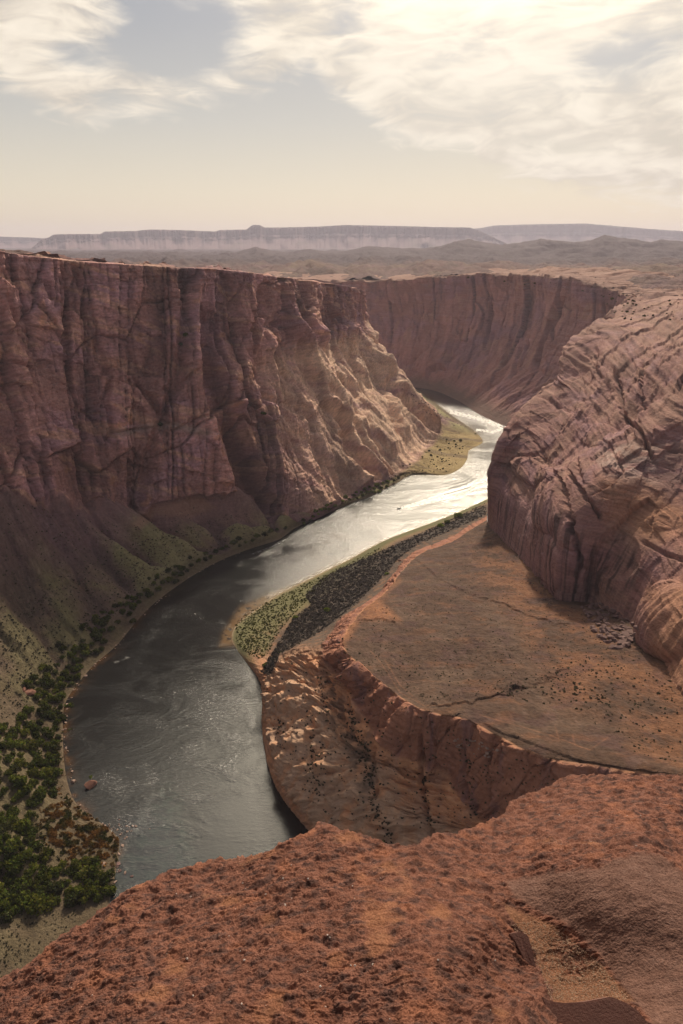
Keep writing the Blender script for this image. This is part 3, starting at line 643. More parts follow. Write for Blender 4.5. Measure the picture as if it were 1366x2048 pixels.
    c = cmix(c, np.array([.065, .053, .044]), .85 * softpoly(px, py, [(972, 1010), (900, 1040), (820, 1076), (740, 1112), (680, 1138), (640, 1160), (612, 1190), (622, 1210), (590, 1232), (572, 1262), (545, 1305), (528, 1338), (545, 1345), (560, 1308), (600, 1285), (640, 1265), (700, 1218), (738, 1182), (770, 1150), (795, 1120), (830, 1092), (900, 1062), (972, 1030)], 6))
    c = cmix(c, SAND, (1 - sstep(1.03, 1.22, RI + .03 * v2)) * (1 - sstep(7.3, 7.8, CI)))
    c = cmix(c, DARK * .8, (1 - sstep(.95, 1.22, RI + .04 * v2)) * sstep(7.5, 7.9, CI))
    c = cmix(c, BROWN * .6, .6 * slick * softpoly(px, py, [(650, 1330), (690, 1400), (740, 1470), (760, 1590), (720, 1590), (690, 1500), (640, 1420)], 14) * sstep(-.3, .2, v2))
    sheet('bench_terrain', P2, M_SLICK, np.concatenate([c, np.maximum(slick, cliff)[..., None]], -1))
right_bank()
print('bank', round(time.time() - T0, 1))

# ------------------------------------------------------------------ BIG ROCK DOME on the right
DOME = [
    [(215, 800, -5), (228, 795, 50), (258, 800, 105), (300, 830, 150), (360, 880, 180), (430, 940, 205), (470, 1010, 222), (520, 1100, 228)],
    [('u', 971, 1052, 14), ('u', 983, 965, 70), ('u', 1006, 880, 112), ('u', 1042, 820, 131), ('u', 1108, 762, 153), ('u', 1130, 692, 184), ('u', 1196, 642, 208), ('u', 1262, 596, 224)],
    [('u', 985, 1062, 27), ('u', 1000, 1000, 62), ('u', 1030, 920, 95), ('u', 1075, 860, 122), ('u', 1140, 790, 150), ('u', 1190, 710, 182), ('u', 1262, 652, 208), ('u', 1335, 603, 228)],
    [('u', 1050, 1135, 42), ('u', 1068, 1035, 80), ('u', 1103, 940, 110), ('u', 1152, 880, 133), ('u', 1212, 810, 160), ('u', 1270, 730, 190), ('u', 1340, 665, 213), ('u', 1420, 605, 234)],
    [('u', 1112, 1200, 56), ('u', 1132, 1090, 98), ('u', 1182, 990, 130), ('u', 1240, 920, 150), ('u', 1310, 840, 173), ('u', 1380, 760, 197), ('u', 1460, 680, 222), ('u', 1560, 610, 238)],
    [('u', 1185, 1208, 60), ('u', 1212, 1110, 98), ('u', 1264, 1020, 125), ('u', 1336, 940, 149), ('u', 1415, 860, 172), ('u', 1500, 780, 195), ('u', 1600, 700, 220), ('u', 1720, 620, 240)],
    [('u', 1240, 1245, 71), ('u', 1290, 1135, 105), ('u', 1366, 1040, 130), ('u', 1450, 950, 155), ('u', 1540, 870, 175), ('u', 1640, 790, 197), ('u', 1760, 710, 220), ('u', 1900, 630, 240)],
    [('u', 1288, 1290, 79), ('u', 1350, 1190, 110), ('u', 1440, 1080, 135), ('u', 1530, 990, 157), ('u', 1630, 910, 177), ('u', 1740, 830, 199), ('u', 1880, 740, 221), ('u', 2050, 650, 240)],
    [('u', 1366, 1405, 86), ('u', 1440, 1300, 112), ('u', 1540, 1180, 140), ('u', 1640, 1080, 160), ('u', 1750, 980, 180), ('u', 1880, 890, 202), ('u', 2050, 790, 224), ('u', 2300, 680, 242)],
    [('u', 1560, 1560, 94), ('u', 1660, 1440, 120), ('u', 1780, 1300, 150), ('u', 1900, 1180, 172), ('u', 2050, 1080, 192), ('u', 2250, 980, 212), ('u', 2500, 880, 232), ('u', 2900, 740, 246)]]
def dome():
    A = np.array([[np.array(q, float) if q[0] != 'u' else Uz(*q[1:]) for q in c] for c in DOME]).swapaxes(0, 1)
    global RIM_D; RIM_D = A[-1].copy()
    foot = A[0].copy(); o_ = A[0] - A[1]; o_[:, 2] = 0; foot += o_ * .1 + [0, 0, -9]
    rows = [foot] + list(A)
    bk = A[-1] - A[-2]; bk[:, 2] = 0; bk /= np.linalg.norm(bk, axis=1, keepdims=True); bk = bk * .4 + np.array([.6, .6, 0])
    rows += [A[-1] + bk * 60 + [0, 0, 2], A[-1] + bk * 200 + [0, 0, -6]]
    P, ri, ci = loft(rows, [8, 110, 90, 70, 70, 60, 50, 40, 20, 14], [40, 70, 90, 100, 90, 70, 60, 50, 20])
    RI = ri[:, None] + 0 * ci[None]; CI = ci[None] + 0 * ri[:, None]
    N = normals(P); px, py, D = proj(P); X, Y, Z = P[..., 0], P[..., 1], P[..., 2]
    s = arclen(P[[200]], 1)[0][None] + 0 * RI; t = arclen(P, 0)
    up = sstep(3, 6, RI); bot = 1 - sstep(1.6, 2.6, RI); fade = 1 - .75 * sstep(7.5, 9, RI)
    wx = fbm(s / 40, t / 40, 3, 305) * 14
    sl = s - .15 * t + wx
    d = fade * (13 * (billow(sl / 150, t / 190, 1, 311) - .5) + .6 * (billow((sl + 20) / 40, t / 70, 1, 312) - .5)) * (.45 + .55 * sstep(1, 2.4, RI))
    d += .9 * fbm(s / 12, t / 12, 4, 313) * fade
    # cross-bedding and thin ledges, stronger towards the top
    bz = Z + .10 * X - .05 * Y + 2 * fbm(s / 50, t / 50, 2, 321)
    d += (.25 + 1.3 * up) * (gn(bz / 3.6, s / 120, 322) * .9 + np.abs(gn(bz / 9.5, s / 160, 323)) * 1.1 + gn(bz / 1.5, s / 50, 324) * .35)
    fx, ex = facets((sl + 9) / 26, (t + wx) / 40, 335, 1.0); d += fade * sstep(1, 2.5, RI) * (.5 * fx + .25 * facets(sl / 8, t / 10, 336)[0])
    d += fade * sstep(1.5, 3, RI) * (4.2 * blocks((s - .2 * t + wx * .4) / 46, (Z + wx * .2) / 26, 337, .9)[0] + 2.0 * blocks((s + .3 * t) / 19, Z / 8, 338, .7)[0])
    # vertical face at the foot
    d += bot * (1.6 * facets((s + wx * .3) / 16, t / 40, 331)[0] + 1.5 * (billow((s + wx * .2) / 7, t / 90, 2, 332) - .5)) * sstep(1, 4, CI)
    jit = fbm(s / 7, t / 7, 3, 306) * 9
    def G(pts, w, depth, p=1.0):
        ds, _, al = pdist(px + wx * .35 + jit, py + wx * .25 + jit * .4, pts); depth = depth * .75; return -depth * np.clip(1 - ds / w, 0, 1) ** p * np.clip(np.minimum(al, 1 - al) * 8 + .1, 0, 1)
    def B(x, y, rx, ry, h, rot=0):
        c_, s_ = math.cos(rot), math.sin(rot); ax = ((px - x) * c_ + (py - y) * s_) / rx; ay = (-(px - x) * s_ + (py - y) * c_) / ry
        q = np.clip(1 - ax * ax - ay * ay, 0, 1); return h * np.sqrt(q)
    m = G([(1226, 735), (1233, 780), (1246, 830), (1280, 862), (1300, 895), (1312, 918)], 6, 11, .6) + G([(1280, 710), (1287, 750), (1281, 800), (1278, 850)], 5, 9, .6)
    m += G([(1112, 945), (1138, 975), (1148, 1010), (1150, 1060), (1162, 1120), (1166, 1150)], 5.5, 9, .6) + G([(1136, 935), (1170, 985), (1190, 1030), (1200, 1050)], 5, 8, .6)
    m += G([(1200, 880), (1222, 895), (1240, 930), (1250, 965)], 4, 3.5) + G([(1166, 925), (1172, 960), (1180, 980)], 5, 4) + G([(1020, 930), (1040, 915), (1070, 905), (1090, 918)], 6, 4)
    m += G([(1172, 705), (1190, 735), (1200, 760)], 6, 4) + G([(1195, 700), (1188, 740)], 6, 4) + G([(1140, 790), (1180, 800), (1220, 770)], 6, 3) + G([(1080, 790), (1100, 800), (1140, 820)], 6, 4)
    m += G([(1285, 1085), (1330, 1105), (1366, 1110)], 6, 5) + G([(1290, 870), (1330, 885), (1366, 890)], 5, 4) + G([(1060, 870), (1080, 900), (1085, 915)], 5, 3)
    m += B(1070, 945, 48, 26, 7, .3) + B(1108, 1000, 40, 70, 5, .1) + B(1200, 870, 50, 26, 3, .2)
    m += B(1300, 1010, 80, 50, 3, .3) + B(1330, 1235, 60, 85, 10, .1) + B(1100, 1130, 30, 60, 3)
    # alcove with a dark stain
    m += -5 * np.clip(1 - ((px - 1238) / 44) ** 2 - ((py - 1110) / 52) ** 2, 0, 1) ** .7 - 6 * np.clip(1 - ((px - 1185) / 18) ** 2 - ((py - 1160) / 60) ** 2, 0, 1)
    d += m * fade
    P2 = P + N * d[..., None]
    px, py, D = proj(P2)
    v = fbm(s / 40, t / 30, 5, 351); v2 = fbm(s / 10, t / 10, 4, 352)
    c = np.zeros(P.shape) + RED * .9
    c = cmix(c, TAN * .7, sstep(-.2, .35, v + .3 * v2) * .6); c = cmix(c, PURP * 1.05, sstep(.05, .4, -v) * .75)
    c = cmix(c, TAN * .68, sstep(5.5, 8, RI) * .5); c = cmix(c, GREY * 1.25, .6 * softpoly(px, py, [(1220, 880), (1366, 890), (1400, 1000), (1300, 960), (1230, 950), (1190, 930)], 22) * sstep(-.3, .2, v2))
    c = cmix(c, ORG * .85, .6 * softpoly(px, py, [(1200, 960), (1366, 1000), (1420, 1090), (1290, 1080), (1210, 1040)], 25))
    c = cmix(c, ORG * .8, .6 * softpoly(px, py, [(1290, 1180), (1366, 1150), (1450, 1300), (1400, 1420), (1290, 1340)], 20))
    c *= (1 + .35 * fbm((s + wx) / 2.2, t / 1.2, 3, 353) + .35 * gn(bz / 1.8, s / 70, 354))[..., None]; c = cmix(c, DARK * 1.3, (1 - sstep(0, .02, ex)) * .0 * sstep(1, 2.5, RI) * fade)
    # desert varnish: streaks running down the steep foot
    st = sstep(.02, .3, fbm((s + .04 * t) / 3.2, t / 120, 3, 361)); reg = softpoly(px, py, [(985, 1000), (1050, 990), (1150, 1040), (1180, 1100), (1190, 1215), (1110, 1215), (1020, 1100), (980, 1060)], 16)
    c = cmix(c, DARK * 1.5, st * reg * .8); c = cmix(c, PURP * 1.5 + .03, (1 - st) * reg * .35)
    reg2 = softpoly(px, py, [(1190, 1080), (1250, 1070), (1290, 1130), (1260, 1180), (1200, 1190), (1150, 1210), (1110, 1205), (1130, 1150)], 14)
    c = cmix(c, DARK * 1.0, reg2 * sstep(-.15, .35, .6 * v2 + .9 * fbm(s / 3.2, t / 50, 3, 363)) * .8)
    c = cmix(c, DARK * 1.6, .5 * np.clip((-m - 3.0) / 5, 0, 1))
    c = cmix(c, RED * .62, .8 * softpoly(px, py, [(1330, 900), (1420, 860), (1420, 1020), (1335, 1010), (1310, 960)], 12) * sstep(-.3, .1, v2))
    global EDGE_D; EDGE_D = P2[int(np.searchsorted(ri, 8.5)), 40::12, :2]
    sheet('rock_dome', P2, M_SLICK, c)
dome()
print('dome', round(time.time() - T0, 1))

# ------------------------------------------------------------------ PLATEAU (one sheet to the horizon, canyon cut out) and hills
def plateau():
    ctl = np.vstack([RIM_L, RIM_F, RIM_D, [[600, 1400, 240], [900, 1000, 250], [-900, 900, 296], [-500, 1000, 290], [-900, 2400, 240], [0, 2200, 232], [500, 2500, 236], [1500, 2000, 246], [900, 1700, 243], [-200, 1300, 250], [-450, 1300, 262]]])
    def base(x, y):
        w = 0; zz = 0
        for cx_, cy_, cz_ in ctl:
            q = 1. / (((x - cx_) ** 2 + (y - cy_) ** 2) / 1e4 + .02) ** 1.6; w = w + q; zz = zz + q * cz_
        z = zz / w; r = np.hypot(x, y)
        return z + (236 - z) * sstep(2200, 3600, r)
    na, nr = 900, 620
    az = np.radians(np.linspace(-48, 44, na)); r = 420 * (21500 / 420) ** (np.linspace(0, 1, nr) ** .92)
    AZ, R = np.meshgrid(az, r); X = R * np.sin(AZ); Y = R * np.cos(AZ)
    Z = base(X, Y)
    px0 = CX + F * np.tan(AZ) / CT
    # scattered low slickrock knobs and ledges
    k = sstep(900, 2400, R)
    b = billow(X / 170, Y / 420, 4, 401, .55); Z += k * (b - .42) * 26 * (1 - .6 * sstep(6000, 9000, R)); Z += (1 - k) * ((b - .45) * 9 + 4.5 * facets(X / 60 + .3 * b, Y / 30, 405)[0] + 2.2 * facets(X / 14, Y / 11, 406)[0])
    led = worley(X / 260 + .3 * fbm(X / 90, Y / 90, 3, 402), Y / 480, 403); Z += k * sstep(.0, .12, led[1] - led[0]) * 9 * ((led[2] & 255) / 255. - .3)
    # ridges: crest heights measured against the sky line
    def ridge(r0, wd, line, amp=1.0, seed=5, back=1.6, rough=.5):
        nonlocal Z
        line = np.array(line, float); h = np.interp(px0, line[:, 0], line[:, 1])
        zt = zsky(px0, h + fbm(px0 / 16, 0 * px0 + seed, 4, seed) * 2.4, r0 * np.cos(AZ))
        q = (R - r0) / wd; prof = np.where(q < 0, np.clip(1 + q, 0, 1) ** 1.25, np.clip(1 - q / back, 0, 1) ** 1.5)
        rel = np.maximum(zt - Z, 0)
        n = (billow(X / (wd * .30), Y / (wd * .42), 4, seed + 50) - .5) * rough
        Z = Z + rel * np.clip(prof + n * prof * (1 - prof) * 3, 0, 1.0) * amp
    ridge(2450, 300, [(-200, 560), (470, 560), (500, 541), (540, 536), (600, 533), (640, 541), (668, 548), (700, 560), (1600, 600)], seed=7)
    ridge(2900, 500, [(-200, 600), (800, 600), (860, 540), (1000, 532), (1150, 530), (1366, 528), (1600, 530)], seed=9, rough=.8)
    ridge(3600, 420, [(-200, 514), (95, 513), (130, 508), (170, 510), (205, 520), (235, 520), (262, 513), (292, 516), (320, 522), (350, 532), (400, 540), (1600, 560)], seed=11)
    ridge(4600, 1300, [(-300, 520), (330, 524), (400, 524), (450, 514), (480, 502), (512, 493), (545, 502), (575, 504), (620, 497), (650, 503), (690, 502), (740, 491), (765, 494), (800, 496), (850, 496), (880, 492), (910, 483), (936, 477), (965, 483), (1000, 489), (1040, 485), (1080, 477), (1120, 481), (1150, 484), (1180, 480), (1206, 469), (1228, 474), (1260, 477), (1300, 484), (1320, 478), (1366, 482), (1450, 478), (1700, 484)], seed=13, back=1.0, rough=.7)
    ridge(7000, 1500, [(-300, 512), (0, 510), (500, 512), (700, 510), (900, 508), (1366, 503), (1700, 500)], seed=17)
    poly = [tuple(p) for p in EDGE_L] + [(-1200, 1600), (-1200, 1890)] + [tuple(p) for p in EDGE_F] + [tuple(p) for p in EDGE_D] + [(900, 100), (900, -400), (-900, -400), (-900, 100)]
    cen = np.array(poly); keep = ~inpoly(X, Y, cen)
    keep &= Z < 5000
    v = fbm(X / 300, Y / 900, 5, 451); v2 = fbm(X / 60, Y / 200, 4, 452)
    c = np.zeros(X.shape + (3,)) + RED * 1.1
    c = cmix(c, TAN * .8, sstep(-.1, .4, v + .6 * v2)); c = cmix(c, PALE * .9, .5 * sstep(.1, .4, v2) * (1 - sstep(3000, 4500, R)))
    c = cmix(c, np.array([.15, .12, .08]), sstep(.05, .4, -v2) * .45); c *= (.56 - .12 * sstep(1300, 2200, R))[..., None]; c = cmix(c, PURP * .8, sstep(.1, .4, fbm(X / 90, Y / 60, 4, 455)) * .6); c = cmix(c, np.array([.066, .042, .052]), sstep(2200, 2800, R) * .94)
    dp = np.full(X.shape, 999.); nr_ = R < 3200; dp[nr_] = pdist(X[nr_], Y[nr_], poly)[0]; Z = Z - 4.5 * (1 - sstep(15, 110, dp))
    c *= (1 + (1 - sstep(1500, 2600, R)) * (.35 * gn(Z / 1.6, X / 60, 456) + .3 * fbm(X / 8, Y / 6, 3, 457) - .22))[..., None]
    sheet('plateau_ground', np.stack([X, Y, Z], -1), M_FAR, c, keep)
plateau()

# ------------------------------------------------------------------ far mesas
def mesa(name, r0, line, px_range, seed, zb, tfoot):
    line = np.array(line, float); pxs = np.linspace(*px_range, 900)
    h = np.interp(pxs, line[:, 0], line[:, 1]) + gn(pxs / 9, 0 * pxs, seed) * .35
    u, yd, zd = ray(pxs, h); az = np.arctan2(u, yd)
    wob = fbm(pxs / 60, 0 * pxs, 4, seed + 1) * 700 + (billow(pxs / 26, 0 * pxs, 3, seed + 2) - .5) * 260
    Rr = r0 + wob
    top = CAMZ + Rr * np.cos(az) * zd / yd
    rows = []
    prof = [(-1900, 0), (-1500, .06), (-700, .30), (-330, .52), (-300, .60), (-120, .66), (-90, .93), (-40, .97), (0, 1.0), (900, 1.0), (2500, .95)]
    for off, k in prof:
        rr = Rr + off * (1 if off > -200 else 1 + .5 * gn(pxs / 24, 0 * pxs + off / 900., seed + 3))
        rows.append(np.stack([rr * np.sin(az), rr * np.cos(az), zb + (top - zb) * k], -1))
    P, ri, ci = loft(rows, [4, 10, 10, 8, 8, 8, 14, 6, 4, 6, 4], [1] * 899)
    RI = ri[:, None] + 0 * ci[None]
    s = ci[None] + 0 * RI
    P[..., 1] += 35 * (billow(s / 11 + 2 * gn(s / 50, RI, seed + 4), RI / 6, 2, seed + 5) - .5) * sstep(2, 4, RI) * (1 - sstep(7.5, 8, RI)) 
    P[..., 2] += 25 * (billow(s / 13, RI / 2, 2, seed + 6) - .5) * sstep(1, 3, RI) * (1 - sstep(5, 6, RI))
    c = np.zeros(P.shape) + PURP * .6; c = cmix(c, RED * .42, sstep(4.5, 6, RI)); c = cmix(c, BROWN * .8, sstep(.0, .5, fbm(s / 45, RI / 1.2, 4, seed + 8)))
    sheet(name, P, M_FAR, c, reg=False)
mesa('mesa_terrain', 13000, [(-60, 520), (60, 500), (84, 478), (97, 475), (108, 469), (135, 468), (170, 468), (200, 468), (210, 463), (268, 462), (300, 459), (360, 460), (430, 463), (440, 460), (493, 459), (500, 453), (506, 450), (519, 450), (530, 455), (560, 455), (640, 453), (690, 450), (800, 452), (870, 454), (940, 455), (960, 462), (1020, 490), (1100, 520)], (30, 1060), 501, 215, 0)
mesa('far_mesa_terrain', 17500, [(-900, 470), (-300, 474), (0, 473), (60, 475), (100, 477), (300, 476), (600, 474), (900, 462), (960, 456), (990, 451), (1050, 449), (1170, 447), (1230, 452), (1290, 457), (1330, 460), (1366, 462), (1700, 466), (2300, 462)], (-700, 2100), 531, 215, 0)
print('plateau', round(time.time() - T0, 1))
#==WATER
# ------------------------------------------------------------------ RIVER
def river():
    pxs = np.r_[np.linspace(-60, 1330, 720)]; pys = np.r_[np.linspace(738, 1000, 250), np.linspace(1001, 1900, 560), np.linspace(1910, 2500, 60)]
    PX, PY = np.meshgrid(pxs, pys); P = Uz(PX, PY, 0.0)
    X, Y = P[..., 0], P[..., 1]
    shoreL = [a for a, b, c in LEFT]; shoreR = [c[0][:2] for c in BANK]
    dL, _, _ = pdist(PX, PY, shoreL); dR, _, _ = pdist(PX, PY, shoreR)
    n = fbm(X / 14, Y / 14, 4, 601); n2 = fbm(X / 5, Y / 5, 4, 602)
    c = np.zeros(P.shape) + np.array([.006, .008, .007])
    sc = np.clip((PY - 700) / 700, .25, 1.2)
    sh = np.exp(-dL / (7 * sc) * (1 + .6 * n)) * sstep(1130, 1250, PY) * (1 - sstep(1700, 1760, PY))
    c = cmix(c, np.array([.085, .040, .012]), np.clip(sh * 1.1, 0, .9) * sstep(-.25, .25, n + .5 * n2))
    bar = softpoly(PX, PY, [(545, 1185), (480, 1215), (447, 1265), (440, 1292), (470, 1290), (520, 1300), (525, 1330), (560, 1250), (640, 1160)], 9); c = cmix(c, np.array([.20, .115, .045]), bar * .8 * sstep(-.6, 0, n2))
    shR = np.exp(-dR / 5) * (1 - sstep(1190, 1230, PY)); c = cmix(c, np.array([.16, .11, .04]), np.clip(shR * .9, 0, .8))
    shb = np.exp(-dL / 6) * sstep(800, 860, PX) * (1 - sstep(970, 1000, PY)); c = cmix(c, np.array([.12, .09, .04]), np.clip(shb, 0, .8))
    # submerged weed seen in the quiet pool
    weed = softpoly(PX, PY, [(300, 1620), (330, 1560), (355, 1600), (380, 1680), (385, 1730), (300, 1800), (240, 1800), (240, 1720)], 22)
    c = cmix(c, np.array([.022, .04, .028]), weed * sstep(-.3, .3, n2) * .9); c = cmix(c, np.array([.004, .010, .018]), softpoly(PX, PY, [(240, 1640), (330, 1600), (390, 1740), (240, 1830)], 30) * .5)
    # how ruffled the water is: R riffles, G smooth slicks, B foam
    rif = np.zeros(X.shape)
    for pts, w, k in (([(345, 1215), (310, 1262), (285, 1310), (255, 1345)], 12, .16), ([(560, 1100), (500, 1112), (430, 1135)], 8, .6), ([(300, 1540), (318, 1590), (290, 1640), (250, 1690)], 16, .22), ([(880, 820), (960, 835), (1005, 860)], 14, .9), ([(600, 1060), (680, 1050), (740, 1070), (650, 1120), (560, 1160)], 40, .6), ([(230, 1560), (260, 1620), (240, 1660)], 26, .2)):
        ds, _, _ = pdist(PX, PY, pts); rif = np.maximum(rif, k * np.exp(-(ds / w) ** 2))
    calm = softpoly(PX, PY, [(390, 1740), (400, 1650), (470, 1560), (500, 1500), (530, 1500), (640, 1660), (450, 1760), (250, 1850)], 40)
    foam = np.zeros(X.shape)
    for pts, w, k in (([(900, 823), (950, 835), (1000, 852)], 3.5, .7), ([(955, 860), (985, 864), (1003, 858)], 2.5, .6), ([(580, 1075), (540, 1095), (505, 1108)], 1.5, .2), ([(230, 1325), (262, 1312)], 2, .2)):
        ds, _, _ = pdist(PX, PY, pts); foam = np.maximum(foam, k * np.exp(-(ds / w) ** 2) * sstep(-.05, .35, n2 + .2))
    # boat wake: two arms opening up-river behind the boat, real waves
    b0 = Uz(799, 1017, 0)[:2] if False else Uz(799, 1017, 0)[..., :2]; b1 = Uz(985, 968, 0)[..., :2]; dv = (b1 - b0) / np.linalg.norm(b1 - b0)
    al = (X - b0[0]) * dv[0] + (Y - b0[1]) * dv[1]; ac = -(X - b0[0]) * dv[1] + (Y - b0[1]) * dv[0]
    wk = (al > 0) * np.exp(-al / 160)
    arm = np.exp(-((np.abs(ac) - al * .10 - .8) / (1.0 + al * .02)) ** 2) * wk; trail = np.exp(-(ac / (1.5 + .02 * al)) ** 2) * wk
    foam = np.maximum(foam, np.clip(.8 * arm + .7 * trail, 0, .9) * sstep(-.4, .2, n2 + .1) * (al < 200))
    P[..., 2] += .10 * arm * np.sin(ac * 2.2)
    # curved swell lines beyond the bar
    dsw, _, aw = pdist(PX, PY, [(800, 990), (880, 985), (935, 970), (955, 955)])
    P[..., 2] += .12 * np.sin(dsw * 1.1) * np.exp(-(dsw / 16) ** 2) * sstep(.2, .7, aw)
    m = bpy.data.materials.new('river_water'); m.use_nodes = True; t = NT(m.node_tree)
    out = t.n('ShaderNodeOutputMaterial'); co = t.n('ShaderNodeTexCoord').outputs['Object']
    col = t.n('ShaderNodeAttribute', {'attribute_name': 'Col'}).outputs['Color']
    sp = t.n('ShaderNodeSeparateXYZ', None, Vector=t.n('ShaderNodeAttribute', {'attribute_name': 'Flow'}).outputs['Vector'])
    rf, cl, fo = sp.outputs
    w1 = t.noise(t.mp(co, (.30, .75, .2), (0, 0, -.5)), 1.0, 5, .6, .6)
    w2 = t.noise(t.mp(co, (1.3, 2.6, 1), (0, 0, -.25)), 1.0, 4, .6, .8)
    w3 = t.noise(t.mp(co, (.02, .035, 1), (0, 0, -.6)), 1.0, 4, .6, 1.0)   # gust patches
    gust = t.mr(w3, .38, .62)
    amp = t.m('ADD', t.m('ADD', .35, t.m('MULTIPLY', gust, .55)), t.m('MULTIPLY', rf, 1.5))
    amp = t.m('MULTIPLY', amp, t.m('SUBTRACT', 1.0, t.m('MULTIPLY', cl, .6)))
    h = t.m('ADD', t.m('MULTIPLY', w1, .42), t.m('MULTIPLY', w2, .13))
    h = t.m('MULTIPLY', h, amp)
    bp = t.n('ShaderNodeBump', None, Strength=.8, Distance=1.0, Height=h)
    base = t.mix(fo, col, (.75, .73, .68))
    bs = t.n('ShaderNodeBsdfPrincipled', None, Base__Color=base, Roughness=t.m('ADD', .20, t.m('MULTIPLY', fo, .5)), IOR=1.72)
    t.nt.links.new(bp.outputs[0], bs.inputs['Normal']); t.nt.links.new(bs.outputs[0], out.inputs['Surface'])
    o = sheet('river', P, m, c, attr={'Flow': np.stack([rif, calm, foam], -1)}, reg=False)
    return o
river()
print('river', round(time.time() - T0, 1))
#==FOREGROUND
SIL = np.array([(-700, 2330), (-300, 2130), (0, 1962), (60, 1925), (120, 1880), (180, 1835), (230, 1795), (300, 1765), (370, 1735), (420, 1722), (480, 1716), (540, 1705), (580, 1685), (620, 1660), (635, 1650), (660, 1650), (680, 1662), (700, 1672), (740, 1680), (770, 1690), (800, 1698),
                (850, 1683), (900, 1672), (960, 1655), (1010, 1630), (1035, 1602), (1060, 1592), (1080, 1588), (1110, 1565), (1150, 1552), (1250, 1551), (1366, 1553), (1700, 1560), (2300, 1600)], float)
def tps(pts, vals, x, y, lam=1e-3):
    pts = np.asarray(pts, float) / 500; n = len(pts)
    def U(r2): return np.where(r2 > 0, .5 * r2 * np.log(np.maximum(r2, 1e-12)), 0)
    K = U(((pts[:, None] - pts[None]) ** 2).sum(-1)) + lam * np.eye(n); Pm = np.c_[np.ones(n), pts]
    A = np.zeros((n + 3, n + 3)); A[:n, :n] = K; A[:n, n:] = Pm; A[n:, :n] = Pm.T
    w = np.linalg.solve(A, np.r_[vals, 0, 0, 0]); x = x / 500; y = y / 500
    r = w[n] + w[n + 1] * x + w[n + 2] * y
    for i in range(n): r = r + w[i] * U((x - pts[i, 0]) ** 2 + (y - pts[i, 1]) ** 2)
    return r
E1 = [(780, 1680), (810, 1705), (870, 1732), (930, 1772), (985, 1812), (1000, 1850), (1040, 1900), (1065, 1960), (1085, 2000), (1115, 2060), (1160, 2200), (1250, 2500)]
TR = [(1010, 1770), (1040, 1800), (1068, 1828), (1133, 1868), (1198, 1925), (1258, 1990), (1298, 2040), (1400, 2200)]
